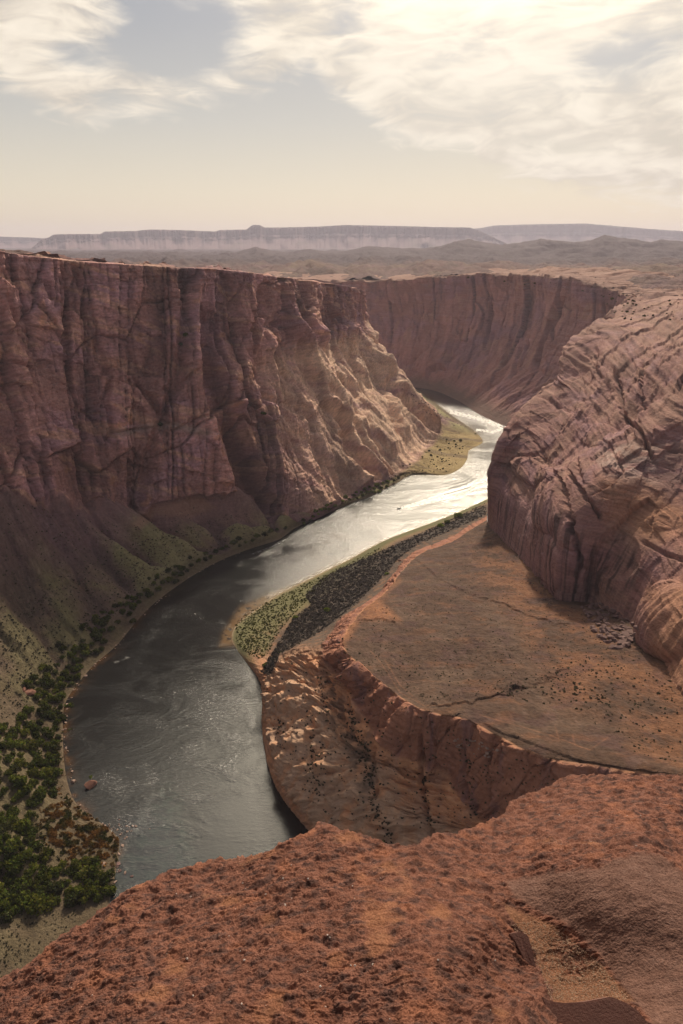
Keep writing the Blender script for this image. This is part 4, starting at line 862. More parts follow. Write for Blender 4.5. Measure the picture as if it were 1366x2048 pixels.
def foreground():
    pxs = np.r_[np.linspace(-650, -60, 120), np.linspace(-58, 1424, 1150), np.linspace(1430, 2200, 120)]
    q = np.linspace(0, 1, 560) ** 1.0
    sil = np.interp(pxs, SIL[:, 0], SIL[:, 1]) + gn(pxs / 14, 0 * pxs, 701) * 3.5 + gn(pxs / 45, 0 * pxs, 702) * 4
    bottom = 2125.0
    PX = pxs[None] + 0 * q[:, None]
    PY = bottom * (1 - q[:, None]) + sil[None] * q[:, None]
    low = np.linspace(3600, 2127, 46)[:, None] + 0 * PX[:1]
    PYf = np.vstack([np.maximum(low, sil[None] + 30 + (low - 2127) * .5), np.where(PY > sil[None], PY, sil[None] + (1 - q[:, None]) * 30)]); PXf = pxs[None] + 0 * PYf
    ctl = [(0, 1962, 297.45), (-400, 2200, 297.4), (300, 1765, 297.6), (650, 1650, 297.78), (480, 1716, 297.68), (300, 2048, 298.02), (683, 2048, 298.12), (500, 1880, 297.95), (900, 1900, 298.08), (800, 1700, 297.74), (700, 1780, 297.93),
           (0, 2100, 297.7), (1040, 2080, 298.08), (683, 2600, 298.3), (1366, 1553, 297.45), (1130, 1560, 297.35), (1040, 1602, 297.32), (960, 1655, 297.45), (1250, 1620, 297.58), (1366, 1660, 297.62),
           (1200, 1738, 297.80), (1283, 1716, 297.81), (1366, 1752, 297.80), (1068, 1828, 297.68), (1198, 1920, 297.71), (1060, 1940, 297.72), (1298, 2040, 297.80), (1366, 1900, 297.80), (1100, 1700, 297.68), (1500, 1800, 297.8), (1400, 2300, 297.9), (1120, 2000, 297.72), (2200, 1700, 297.7), (-600, 2500, 297.8), (0, 3500, 298.3), (1400, 3500, 298.3), (683, 3600, 298.4)]
    cc = np.array(ctl)
    H = tps(cc[:, :2], cc[:, 2], PXf, PYf)
    P = Uz(PXf, PYf, H)
    # extend the block over its edge and down
    edge = P[-1]; prev = P[-12]; dirn = edge - prev; dirn[:, 2] = 0; dirn /= np.linalg.norm(dirn, axis=1, keepdims=True) + 1e-9
    dirn = dirn * .3 + np.array([0, 1, 0]); dirn /= np.linalg.norm(dirn, axis=1, keepdims=True)
    ext = []
    for k, (o_, dz) in enumerate([(.012, .004), (.025, .018), (.035, .045), (.045, .09), (.05, .15), (.06, .25), (.05, .45), (.02, .8), (0, 1.5), (.1, 3), (.5, 7), (2, 20), (6, 60), (12, 120), (20, 230)]):
        ext.append(edge + dirn * o_ + np.array([0, 0, -dz]))
    P = np.concatenate([P, np.array(ext)], 0)
    PXa = np.vstack([PXf, np.repeat(PXf[-1:], len(ext), 0)]); PYa = np.vstack([PYf, np.repeat(PYf[-1:], len(ext), 0)])
    X, Y = P[..., 0], P[..., 1]
    N = normals(P); N = np.where(N[..., 2:] < 0, -N, N)
    body = np.ones(X.shape); nrow = len(PYf)
    body[nrow:] = np.array([1, 1, .9, .9, .8, .8, .8, .8, 1, 1, 1, 1, 1, 1, 1])[:, None]
    # smooth faces, sandy patches, crusted rest
    dE, sE, aE = pdist(PXa, PYa, E1); dT, sT, aT = pdist(PXa, PYa, TR)
    n1 = fbm(X / .22, Y / .22, 4, 711); n2 = fbm(X / .07, Y / .07, 3, 712)
    faceC = softpoly(PXa, PYa, [(1010, 1762), (1090, 1748), (1150, 1742), (1203, 1738), (1240, 1724), (1283, 1716), (1318, 1722), (1366, 1756), (1420, 1800), (1900, 1850), (1900, 2300), (1400, 2200), (1298, 2038), (1258, 1988), (1198, 1908), (1133, 1848), (1068, 1815), (1030, 1790)], 6)
    trough = softpoly(PXa, PYa, [(985, 1800), (1020, 1810), (1068, 1830), (1133, 1866), (1198, 1924), (1270, 2004), (1240, 2010), (1100, 2010), (1075, 1940), (1040, 1880), (1008, 1860)], 7)
    sandm = np.clip(sstep(.22, .5, n1 + .25 * n2) * .9, 0, 1) * (sE > 0)
    for x, y, rx, ry in ((875, 1840, 30, 26), (800, 1790, 30, 20), (235, 1840, 35, 12), (350, 1930, 30, 20), (760, 1830, 40, 25), (1020, 1842, 26, 16), (450, 1800, 30, 12), (1150, 1690, 60, 8)):
        sandm = np.maximum(sandm, np.clip(1.1 - np.hypot((PXa - x) / rx, (PYa - y) / ry) + 1.6 * n2 + .6 * n1, 0, 1))
    trough = trough * (1 - .9 * np.clip(1.3 - np.hypot((PXa - 1150) / 55, (PYa - 1910) / 45) + n2, 0, 1))
    crust = (1 - .78 * faceC) * (1 - .75 * trough) * (1 - .8 * sandm)
    wxx = fbm(X / .03, Y / .03, 2, 720) * .012
    f1, f2, cid, _, _ = worley((X + wxx) / .044, (Y + wxx) / .024, 721); g1, g2, _, _, _ = worley((X - wxx) / .014, (Y + wxx) / .010, 722)
    nod = np.sqrt(np.clip(1 - f1 * f1 * 1.3, 0, 1)) * (.3 + .7 * ((cid & 255) / 255.)); nod2 = np.sqrt(np.clip(1 - g1 * g1 * 1.2, 0, 1))
    patch = sstep(-.35, .35, fbm(X / .09, Y / .05, 3, 723))
    h = crust * ((.016 * nod + .008 * nod2) * (.35 + .65 * patch) + .011 * fbm(X / .05, Y / .028, 5, 724, .6) + .005 * np.abs(gn(X / .12, Y / .05 + n1, 728))) + .022 * fbm(X / .35, Y / .3, 3, 725) + .0026 * fbm(X / .007, Y / .006, 2, 726) * (1 - .3 * faceC)
    lay = fbm(X / .4 + .3 * n1, Y / .16, 3, 729) * 3.2; h += .006 * sstep(.34, .5, np.abs((lay % 1) - .5)) * sstep(-.2, .4, n1) * (1 - faceC)
    h += (1 - crust) * .004 * fbm(X / .04, Y / .04, 4, 727)
    h = h - .012 * crust
    # layer edges: stand proud by a few centimetres
    def stepz(pts, hh, wl, wr, sgn=1):
        ds, sd_, al = pdist(PXa + n2 * 8, PYa + n1 * 8, pts); e = np.clip(np.minimum(al, 1 - al) * 10, 0, 1)
        return e * hh * np.where(sd_ * sgn > 0, np.exp(-ds / wl), -.25 * np.exp(-ds / wr))
    st = stepz(E1[:-2], .05, 80, 8) + stepz([(1000, 1700), (1080, 1678), (1160, 1688), (1230, 1715), (1250, 1724)], .012, 30, 8, 1) + stepz([(1235, 1645), (1290, 1668), (1330, 1658), (1400, 1664)], .02, 60, 10, 1) + stepz([(1203, 1738), (1240, 1722), (1283, 1713), (1318, 1719), (1366, 1752), (1440, 1810)], .015, 14, 10, 1)
    h = h + st * (np.arange(len(P)) < nrow)[:, None]
    P2 = P + N * (h * body)[..., None]
    big = 1 + 0 * X; big[nrow + 8:] = 0
    # lower part of the block: rough broken face
    lowf = np.zeros(len(P)); lowf[nrow + 8:] = [.05, .15, .5, 1.5, 3, 5, 6]
    P2[..., 1] += lowf[:, None] * fbm(PXa / 90, PYa * 0 + np.arange(len(P))[:, None] * .7, 3, 730)
    c = np.zeros(P.shape) + np.array([.225, .092, .060])
    c = cmix(c, np.array([.080, .040, .034]), sstep(-.1, .3, fbm(X / .05, Y / .03, 4, 741)) * .8); c = cmix(c, np.array([.33, .125, .065]), sstep(.1, .5, fbm(X / .15, Y / .12, 4, 742)) * .6)
    c = cmix(c, np.array([.31, .13, .065]), np.clip(sandm, 0, 1) * .8); c = cmix(c, np.array([.19, .10, .075]), faceC * .9)
    c = cmix(c, np.array([.25, .115, .06]), trough * .8); c = cmix(c, np.array([.18, .08, .06]), (1 - sstep(2, 16, dE)) * (sE > 0) * .4)
    o = link_mesh('rim_rock_terrain', P2.reshape(-1, 3), grid_faces(*P2.shape[:2]), FG, c.reshape(-1, 3)); tag(o, kind='structure')
    SHEETS.append(('rim', P2, normals(P2)))
def fg_mat():
    m = bpy.data.materials.new('crusted_red_sandstone'); m.use_nodes = True; t = NT(m.node_tree)
    out = t.n('ShaderNodeOutputMaterial'); co = t.n('ShaderNodeTexCoord').outputs['Object']; col = t.n('ShaderNodeAttribute', {'attribute_name': 'Col'}).outputs['Color']
    a = t.noise(co, 18, 6, .65); b = t.noise(co, 140, 4, .7); sp = t.n('ShaderNodeTexVoronoi', None, Vector=co, Scale=130.).outputs[0]
    k = t.m('ADD', t.m('ADD', 1.0, t.m('MULTIPLY', t.m('SUBTRACT', a, .5), 1.3)), t.m('MULTIPLY', t.m('SUBTRACT', b, .5), 1.7))
    kk = t.n('ShaderNodeCombineXYZ', None, X=k, Y=t.m('POWER', k, 1.2), Z=t.m('POWER', k, 1.3)).outputs[0]
    base = t.n('ShaderNodeVectorMath', {'operation': 'MULTIPLY'}, _0=col, _1=kk).outputs[0]
    base = t.mix(t.m('MULTIPLY', t.mr(sp, .16, .08), t.mr(t.noise(co, 9, 3), .55, .7)), base, (.62, .5, .42))
    bs = t.n('ShaderNodeBsdfPrincipled', None, Base__Color=base, Roughness=.9); bs.inputs['Specular IOR Level'].default_value = .3
    h = t.m('ADD', t.m('MULTIPLY', t.noise(co, 60, 6, .7), .012), t.m('MULTIPLY', t.noise(co, 260, 3, .7), .003))
    bp = t.n('ShaderNodeBump', None, Strength=1.0, Distance=1.3, Height=h); t.nt.links.new(bp.outputs[0], bs.inputs['Normal']); t.nt.links.new(bs.outputs[0], out.inputs['Surface'])
    return m
FG = fg_mat()
foreground()
print('foreground', round(time.time() - T0, 1))
#==OBJECTS
rnd = random.Random(7); nrs = np.random.RandomState(7)
class Hit:
    """where the built ground stands for a point of the picture: nearest vertex of the ground sheets"""
    def __init__(s, cell=3.0, rim=False):
        s.cell = cell; Ps = []; Ns = []; s.rim = rim
        for nm, P, N in SHEETS:
            if (nm == 'rim') != rim: continue
            Ps.append(P.reshape(-1, 3)); Ns.append(N.reshape(-1, 3))
        s.P = np.vstack(Ps); s.N = np.vstack(Ns); px, py, D = proj(s.P)
        ok = (D > .1) & (px > -300) & (px < 1700) & (py > 300) & (py < 2300); idx = np.nonzero(ok)[0]
        ix = ((px[idx] + 300) / cell).astype(int); iy = ((py[idx] - 300) / cell).astype(int); s.W = int(2000 / cell) + 2; s.H = int(2000 / cell) + 2
        s.buf = np.full(s.W * s.H, -1); o = np.argsort(-D[idx]); s.buf[(iy * s.W + ix)[o]] = idx[o]; s.buf = s.buf.reshape(s.H, s.W)
    def __call__(s, px, py):
        ix = int((px + 300) / s.cell); iy = int((py - 300) / s.cell)
        best = None
        if not s.rim and py > np.interp(px, SIL[:, 0], SIL[:, 1]) + 12: return None, None
        for r in range(0, 5):
            for a in range(-r, r + 1):
                for b in range(-r, r + 1):
                    if max(abs(a), abs(b)) != r: continue
                    if 0 <= iy + a < s.H and 0 <= ix + b < s.W and s.buf[iy + a, ix + b] >= 0:
                        k = s.buf[iy + a, ix + b]
                        y = s.P[k, 1]
                        if best is None or y < s.P[best, 1]: best = k
            if best is not None:
                P0, n0 = s.P[best], s.N[best]; u, y_, z_ = ray(px, py); d = np.array([float(u), float(y_), float(z_)]); dn = d @ n0
                if abs(dn) > .05:
                    q = np.array([0, 0, CAMZ]) + d * ((P0 - [0, 0, CAMZ]) @ n0) / dn
                    if np.linalg.norm(q - P0) < .03 * P0[1] + .01: return q, n0
                return P0, n0
        return None, None
hit = Hit(); hit_rim = Hit(rim=True)
def in_poly_pts(poly, n, seed=0, gridlike=False):
    rs = np.random.RandomState(seed); poly = np.asarray(poly, float); lo, hi = poly.min(0), poly.max(0); out = []
    while len(out) < n:
        q = lo + rs.rand(max(n * 3, 50), 2) * (hi - lo); out += list(q[inpoly(q[:, 0], q[:, 1], poly)])
    return out[:n]
def leaf_mat(name, tint=1.0):
    m = bpy.data.materials.new(name); m.use_nodes = True; t = NT(m.node_tree); out = t.n('ShaderNodeOutputMaterial')
    col = t.n('ShaderNodeAttribute', {'attribute_name': 'Col'}).outputs['Color']; rn = t.n('ShaderNodeObjectInfo').outputs['Random']
    k = t.m('ADD', .7, t.m('MULTIPLY', rn, .6 * tint)); base = t.n('ShaderNodeVectorMath', {'operation': 'SCALE'}, _0=col); t.nt.links.new(k, base.inputs['Scale'])
    d = t.n('ShaderNodeBsdfDiffuse', None, Color=base.outputs[0]); tr = t.n('ShaderNodeBsdfTranslucent', None, Color=base.outputs[0])
    mx = t.n('ShaderNodeMixShader', None, _0=.35, _1=d.outputs[0], _2=tr.outputs[0]); t.nt.links.new(mx.outputs[0], out.inputs['Surface']); return m
LEAF = leaf_mat('foliage'); DRY = leaf_mat('dry_brush', .3)
def simple_mat(name, col, rough=.8, metal=0, noise=0, sc=1.0):
    m = bpy.data.materials.new(name); m.use_nodes = True; t = NT(m.node_tree); out = t.n('ShaderNodeOutputMaterial'); co = t.n('ShaderNodeTexCoord').outputs['Object']
    base = t.mix(t.noise(co, sc, 5), tuple(c * (1 - noise) for c in col), tuple(min(1, c * (1 + noise)) for c in col))
    bs = t.n('ShaderNodeBsdfPrincipled', None, Base__Color=base, Roughness=rough, Metallic=metal)
    if noise: 
        bp = t.n('ShaderNodeBump', None, Strength=.7, Distance=.3 / sc, Height=t.noise(co, sc * 3, 6, .7)); t.nt.links.new(bp.outputs[0], bs.inputs['Normal'])
    t.nt.links.new(bs.outputs[0], out.inputs['Surface']); return m
BARK = simple_mat('grey_bark', (.12, .09, .065), .9, 0, .3, 4)
def quads(cen, nrm, size, rs, asp=1.0):
    """many small leaf-like quads"""
    n = len(cen); a = rs.randn(n, 3); a -= nrm * (a * nrm).sum(1, keepdims=True); a /= np.linalg.norm(a, axis=1, keepdims=True) + 1e-9
    b = np.cross(nrm, a); sz = size * (.6 + .8 * rs.rand(n, 1)); a = a * sz * asp; b = b * sz
    V = np.stack([cen - a - b * .6, cen + a - b, cen + a * .8 + b, cen - a + b * .9], 1).reshape(-1, 3)
    return V, np.arange(n * 4).reshape(n, 4)
def bush_mesh(name, seed, nl=7, leaves=520, flat=.75, col=(.07, .10, .018), mat=None, leaf=.13, spread=.62):
    rs = np.random.RandomState(seed); cs = []; rr = []
    for i in range(nl):
        a = rs.rand() * 6.283; r = spread * math.sqrt(rs.rand()) * (0 if i == 0 else 1); cs.append((r * math.cos(a), r * math.sin(a), flat * (.35 + .5 * rs.rand() * (1 - r * .6)))); rr.append(.30 + .20 * rs.rand())
    k = rs.randint(0, nl, leaves); d = rs.randn(leaves, 3); d /= np.linalg.norm(d, axis=1, keepdims=True)
    rad = np.array(rr)[k][:, None] * (.55 + .5 * rs.rand(leaves, 1)); C = np.array(cs)[k] + d * rad * [1, 1, flat * 1.1]; C[:, 2] = np.abs(C[:, 2]) * 1 + .02
    nr = d * .6 + rs.randn(leaves, 3) * .55; nr /= np.linalg.norm(nr, axis=1, keepdims=True)
    V, Fc = quads(C, nr, leaf * .55, rs)
    b = (.55 + .9 * rs.rand(leaves, 1)) * (.75 + .5 * (k % 3 == 0)[:, None]); cc = np.array(col)[None] * b; cc[:, 0] *= 1 + .5 * (rs.rand(leaves) - .3)
    o = link_mesh(name, V, Fc, mat or LEAF, np.repeat(cc, 4, 0), smooth=False)
    me = o.data; bpy.data.objects.remove(o); return me
def stems_mesh(seed):
    rs = np.random.RandomState(seed); V = []; Fc = []
    for i in range(5):
        a = rs.rand() * 6.28; tip = np.array([.45 * math.cos(a), .45 * math.sin(a), .5]); base = np.array([.06 * math.cos(a), .06 * math.sin(a), -.08]); midp = (tip + base) / 2 + [0, 0, .06]
        o = len(V)
        for p, r in ((base, .035), (midp, .022), (tip, .008)):
            for k in range(5): V.append(p + [r * math.cos(k * 1.2566), r * math.sin(k * 1.2566), 0])
        for lv in range(2):
            for k in range(5): Fc.append((o + lv * 5 + k, o + lv * 5 + (k + 1) % 5, o + lv * 5 + 5 + (k + 1) % 5, o + lv * 5 + 5 + k))
    ob = link_mesh('stems', np.array(V), np.array(Fc), BARK); me = ob.data; bpy.data.objects.remove(ob); return me
GREEN = [bush_mesh('tamarisk_crown', 20 + i, 7 + i % 3, 620, .8, [(.080, .104, .018), (.062, .082, .018), (.105, .125, .022), (.055, .066, .022)][i % 4]) for i in range(6)]
LIME = [bush_mesh('willow_crown', 40 + i, 7, 520, .8, (.13, .17, .03)) for i in range(3)]
OLIVE = [bush_mesh('sage_crown', 50 + i, 5, 110, .7, [(.10, .095, .05), (.075, .075, .045), (.12, .105, .06)][i], leaf=.24, spread=.45) for i in range(3)]
STEMS = [stems_mesh(60 + i) for i in range(2)]
def thing(name, loc, label, cat, group=None, rz=0.0, sc=1.0):
    o = bpy.data.objects.new(name, None); COL.objects.link(o); o.location = loc; o.rotation_euler = (0, 0, rz); o.scale = (sc, sc, sc) if not isinstance(sc, tuple) else sc
    o.empty_display_size = .1; return tag(o, label, cat, group)
def part(name, me, parent):
    o = bpy.data.objects.new(name, me); COL.objects.link(o); o.parent = parent; return o
def put_bush(px, py, r, label, group, kinds=None, name='tamarisk_bush', cat='bush', sink=.12, mini=False):
    p, n = hit(px, py)
    if p is None: return None
    kinds = kinds or GREEN; sc = (r * rnd.uniform(.85, 1.2), r * rnd.uniform(.85, 1.2), r * rnd.uniform(.85, 1.25)); loc = (p[0], p[1], p[2] - sink * r)
    if mini:
        o = bpy.data.objects.new(name, kinds[rnd.randrange(len(kinds))]); COL.objects.link(o); o.location = loc; o.rotation_euler = (0, 0, rnd.uniform(0, 6.28)); o.scale = sc; return tag(o, label, cat, group)
    t = thing(name, loc, label, cat, group, rnd.uniform(0, 6.28), sc)
    part('crown', kinds[rnd.randrange(len(kinds))], t); part('stem', STEMS[rnd.randrange(2)], t); return t
def spaced(pts, dmin):
    out = []
    for q in pts:
        if all((q[0] - o[0]) ** 2 + (q[1] - o[1]) ** 2 > dmin * dmin for o in out): out.append(q)
    return out
def zl(x, y, zs):
    for c, lab in zs:
        if c(x, y): return lab
THL = [(lambda x, y: y > 1760, 'dark green tamarisk bush at the lowest end of the thicket above the pale slope'), (lambda x, y: y > 1690 and x > 130, 'green tamarisk bush between the rust coloured grass and the quiet pool'), (lambda x, y: y > 1690, 'dark green tamarisk bush inland behind the rust coloured grass'),
       (lambda x, y: y > 1600, 'green tamarisk bush on the uphill side of the rust coloured grass'), (lambda x, y: x > 70, 'green tamarisk bush of the upper thicket near the water'), (lambda x, y: True, 'dark green tamarisk bush of the upper thicket away from the water')]
BLT = [(lambda x, y: y > 1390, 'green tamarisk bush of the belt below the solitary dark round tree'), (lambda x, y: y > 1310, 'green tamarisk bush of the belt between the solitary round tree and the shore'), (lambda x, y: y > 1230, 'green tamarisk bush of the belt around the largest rounded tree'),
       (lambda x, y: y > 1150, 'green tamarisk bush of the belt under the grassy talus ridges'), (lambda x, y: True, 'small green tamarisk bush at the far end of the belt by the dark water')]
# the wooded left bank
thick = in_poly_pts([(-40, 1500), (20, 1440), (70, 1440), (118, 1470), (122, 1540), (104, 1590), (60, 1640), (70, 1690), (110, 1730), (180, 1720), (222, 1745), (215, 1800), (160, 1810), (60, 1815), (0, 1850), (-40, 1850)], 900, 1)
for q in spaced(thick, 12)[:185]:
    put_bush(q[0], q[1], rnd.uniform(2.4, 5.8), zl(q[0], q[1], THL), 'tamarisk thicket at the lower left bank')
strip = []
sl_ = np.array([(112, 1470), (92, 1400), (118, 1352), (165, 1305), (205, 1255), (255, 1215), (310, 1178), (365, 1142), (410, 1120), (460, 1097), (520, 1078), (572, 1060)], float); Ls = np.r_[0, np.cumsum(np.hypot(*np.diff(sl_, axis=0).T))]
for i in range(900):
    a = nrs.rand() * Ls[-1]; x = np.interp(a, Ls, sl_[:, 0]); y = np.interp(a, Ls, sl_[:, 1]); w = np.interp(y, [1060, 1150, 1300, 1470], [4, 12, 22, 30]); strip.append((x + nrs.randn() * w * .75, y + nrs.randn() * w * .35 - 4))
for q in spaced(strip, 11)[:120]:
    k = np.interp(q[1], [1060, 1200, 1400], [4.4, 4.8, 4.6])
    put_bush(q[0], q[1], rnd.uniform(.6, 1.1) * k, zl(q[0], q[1], BLT), 'tamarisk belt along the left bank')
for px, py, r, lab in ((190, 1275, 6.5, 'largest rounded green tree on the left bank beside the riffles'), (205, 1245, 5.2, 'round green tree just above the largest tree on the left bank'), (92, 1372, 5.5, 'solitary dark round tree below the tan hillside'),
                       (172, 1300, 4.8, 'green tree at the foot of the largest bank tree'), (42, 1440, 5.0, 'dark tree at the left edge of the bank below the tan slope'), (130, 1350, 4.2, 'small green tree between the dark round tree and the shore'), (40, 1570, 5.2, 'dark green tree at the uphill side of the thicket')):
    put_bush(px, py, r, lab, None, name='tamarisk_tree', cat='tree')
for i, q in enumerate(spaced(in_poly_pts([(590, 1045), (640, 1018), (700, 985), (745, 972), (790, 948), (800, 955), (760, 985), (700, 1002), (650, 1026), (600, 1052)], 300, 3), 7)[:34]):
    put_bush(q[0], q[1], rnd.uniform(2.6, 4.6), 'small bush on the green strip at the foot of the sunlit cliff', 'bushes at the foot of the sunlit cliff', LIME if i % 2 else GREEN, mini=True)
for i, q in enumerate(spaced(in_poly_pts([(800, 935), (830, 915), (880, 880), (930, 868), (955, 868), (925, 885), (880, 905), (840, 925)], 200, 4), 8)[:16]):
    put_bush(q[0], q[1], rnd.uniform(1.8, 3.2), 'low bush on the yellow gravel bar below the rock nose', 'bushes on the gravel bar', GREEN, mini=True)
for px, py, r, lab in ((655, 1222, 4.2, 'bright green bush in the middle of the grey brush by the orange rock'), (590, 1236, 3.2, 'bright green bush between the yellow grass and the grey brush'), (918, 1034, 6.0, 'round lime bush farthest along the grey brush strip'),
                       (880, 1053, 5.5, 'broad lime bush in the grey brush strip'), (895, 1046, 4.2, 'lime bush between the broad and the round lime bushes'), (562, 1308, 3.0, 'green bush at the top of the orange slickrock nose'), (775, 1150, 2.6, 'low green bush at the edge of the bench below the brush'),
                       (530, 1332, 2.6, 'green bush hanging over the water at the end of the brush')):
    put_bush(px, py, r, lab, None, LIME, name='willow_bush')
for px, py, r, lab in ((362, 690, 4, 'dark shrub high in the deep cleft of the left cliff'), (372, 672, 4, 'dark shrub topmost in the deep cleft of the left cliff'), (320, 850, 3.5, 'dark shrub where two crevices meet on the left cliff'), (527, 828, 4, 'dark shrub on the ledge beside the slanting fin'), (765, 1690, 3.0, 'large dark bush in the pocket above the red rim rock')):
    put_bush(px, py, r, lab, None, GREEN, name='cliff_shrub', cat='shrub')
# scrub: the biggest as shrubs of their own, the countless rest as one ground cover
scrub = []
def scatter(poly, n, r0, r1, seed):
    for q in in_poly_pts(poly, n, seed):
        p, nn = hit(*q)
        if p is not None and p[2] > .4: scrub.append((p, r0 + (r1 - r0) * nrs.rand() ** 2.2, q))
scatter([(1000, 1380), (1120, 1330), (1190, 1310), (1366, 1370), (1366, 1530), (1250, 1500), (1150, 1420), (1000, 1395)], 420, .2, .85, 11)
scatter([(700, 1250), (1000, 1070), (1200, 1260), (1300, 1330), (1050, 1380), (850, 1410), (760, 1350)], 2600, .12, .5, 12)
scatter([(540, 1300), (700, 1250), (760, 1370), (840, 1430), (930, 1470), (1150, 1560), (1000, 1640), (700, 1670), (640, 1640), (560, 1500), (530, 1380)], 650, .25, .8, 13)
for ln, n in (([(640, 1330), (650, 1420), (645, 1520), (635, 1600)], 60), ([(620, 1420), (628, 1520), (620, 1590)], 40), ([(690, 1400), (730, 1500), (745, 1590)], 120), ([(842, 1540), (855, 1600), (868, 1660)], 30), ([(925, 1490), (940, 1560), (950, 1640)], 30), ([(560, 1440), (552, 1500)], 14), ([(740, 1600), (760, 1640), (780, 1680)], 50), ([(1010, 1385), (1060, 1372), (1120, 1385), (1180, 1380)], 26)):
    ln = np.array(ln, float)
    for i in range(n):
        k = nrs.rand() * (len(ln) - 1); j = int(k); q = ln[j] * (1 - k + j) + ln[min(j + 1, len(ln) - 1)] * (k - j) + nrs.randn(2) * 6; p, nn = hit(*q)
        if p is not None and p[2] > .4: scrub.append((p, .4 + .9 * nrs.rand() ** 1.5, q))
scatter([(0, 1240), (200, 1110), (480, 1020), (560, 1050), (430, 1110), (300, 1190), (200, 1250), (120, 1330), (60, 1400), (0, 1450)], 2200, .22, .95, 14)
scatter([(0, 1000), (250, 1050), (400, 1010), (300, 1180), (0, 1240)], 900, .3, .9, 15)
scatter([(0, 1830), (60, 1815), (180, 1815), (120, 1880), (0, 1960)], 160, .25, .8, 16)
scatter([(840, 930), (900, 890), (930, 890), (925, 920), (890, 945), (850, 945)], 60, .8, 1.6, 17)
scatter([(1366, 540), (1366, 640), (1230, 640), (1200, 590), (900, 552), (1100, 545)], 160, .4, 1.2, 18)
size_px = [r / max(p[1], 50) for p, r, q in scrub]; order = np.argsort(size_px)[::-1]
def zone(q):
    x, y = q
    if y < 700: return 'tiny dark shrub dotting the ledges of the plateau', 'shrubs on the plateau'
    if x < 600 and y > 1800: return 'small dark shrub on the pale slope at the lower left corner', 'shrubs on the lower left slope'
    if x < 570 and y < 1500: return 'small dark shrub on the talus slope above the left bank', 'shrubs on the left talus'
    if y < 1000: return 'small shrub on the yellow gravel bar', 'shrubs on the gravel bar'
    if x > 1000 and y > 1300 and y < 1560: return 'dark round shrub on the orange soil at the near end of the bench', 'shrubs on the orange soil'
    if x < 1000 and (y > 1430 or x < 700): return 'small dark shrub on the slickrock ' + ('near the water edge' if x < 610 else 'in the dark gully line' if x < 770 and y < 1610 else 'of the low pocket above the red rim rock' if y > 1610 else 'at the foot of the bench cliff'), 'shrubs on the slickrock'
    return 'small dark shrub on the brown top of the bench', 'shrubs on the bench'
big = set(order[:280].tolist())
for i in big:
    p, r, q = scrub[i]; lab, grp = zone(q); o = bpy.data.objects.new('desert_shrub', OLIVE[i % 3]); COL.objects.link(o); o.location = (p[0], p[1], p[2] - .1 * r); o.scale = (r, r, r * .9); o.rotation_euler = (0, 0, i * 1.7); tag(o, lab, 'shrub', grp)
def cover(name, items, col, leaves, leafk, mat, label, cat, flat=.7, seed=5, up=0.0, col2=None):
    rs = np.random.RandomState(seed); n = len(items)
    P = np.array([p for p, r in items]); Rr = np.array([r for p, r in items])[:, None, None]
    d = rs.randn(n, leaves, 3); d /= np.linalg.norm(d, axis=2, keepdims=True); d[..., 2] = np.abs(d[..., 2]) * flat
    C = P[:, None] + d * Rr * (.4 + .6 * rs.rand(n, leaves, 1)); nr = d * .5 + rs.randn(n, leaves, 3) * .6; nr[..., 2] *= (1 - up); nr /= np.linalg.norm(nr, axis=2, keepdims=True)
    V, Fc = quads(C.reshape(-1, 3), nr.reshape(-1, 3), (Rr * leafk + 0 * d[..., :1]).reshape(-1, 1), rs)
    mixc = np.clip(gn(P[:, 0] / 6, P[:, 1] / 6, seed + 40) * 1.6 + .4, 0, 1)[:, None, None] if col2 is not None else None
    if col2 is not None: col = (np.array(col) * (1 - mixc) + np.array(col2) * mixc).repeat(leaves, 1).reshape(-1, 3)[:, None].reshape(-1, 3)
    else: col = np.array(col)[None]
    cc = col * (.5 + 1.0 * rs.rand(n, 1, 1).repeat(leaves, 1).reshape(-1, 1)) * (.8 + .4 * rs.rand(n * leaves, 1))
    return tag(link_mesh(name, V, Fc, mat, np.repeat(cc, 4, 0), smooth=False), label, cat, None, 'stuff')
cover('desert_scrub', [(scrub[i][0], scrub[i][1]) for i in order[280:]], (.11, .10, .06), 14, .45, DRY, 'fine dark scrub scattered over the slopes and the bench', 'scrub')
br = []
for q in in_poly_pts([(972, 1006), (900, 1040), (820, 1076), (740, 1112), (680, 1138), (640, 1160), (612, 1190), (622, 1210), (590, 1232), (572, 1262), (545, 1305), (522, 1345), (540, 1352), (560, 1308), (600, 1285), (640, 1265), (700, 1218), (738, 1182), (770, 1150), (795, 1120), (830, 1092), (900, 1062), (972, 1030)], 7500, 21):
    p, n = hit(*q)
    if p is not None: br.append((p, .5 + 1.1 * nrs.rand() ** 2))
cover('brush', br, (.13, .108, .095), 14, .26, DRY, 'dense grey leafless brush on the flat between river and bench', 'brush', col2=(.085, .075, .06))
gr = []
for q in in_poly_pts([(118, 1590), (150, 1608), (190, 1640), (235, 1660), (245, 1690), (205, 1712), (140, 1712), (100, 1690), (85, 1640)], 3000, 22) + in_poly_pts([(118, 1420), (140, 1440), (135, 1560), (118, 1560), (112, 1480)], 160, 24):
    q = q + nrs.randn(2) * 15; p, n = hit(*q)
    if float(gn(q[0] / 14, q[1] / 14, 77)) < -.12: continue
    if p is not None and p[2] > .15: gr.append((p, .4 + .7 * nrs.rand()))
cover('dry_grass', gr, (.27, .14, .045), 9, .4, DRY, 'rust coloured reeds and grass between the thicket and the shore', 'grass', flat=.9, up=.7, col2=(.075, .08, .025))
gr = []
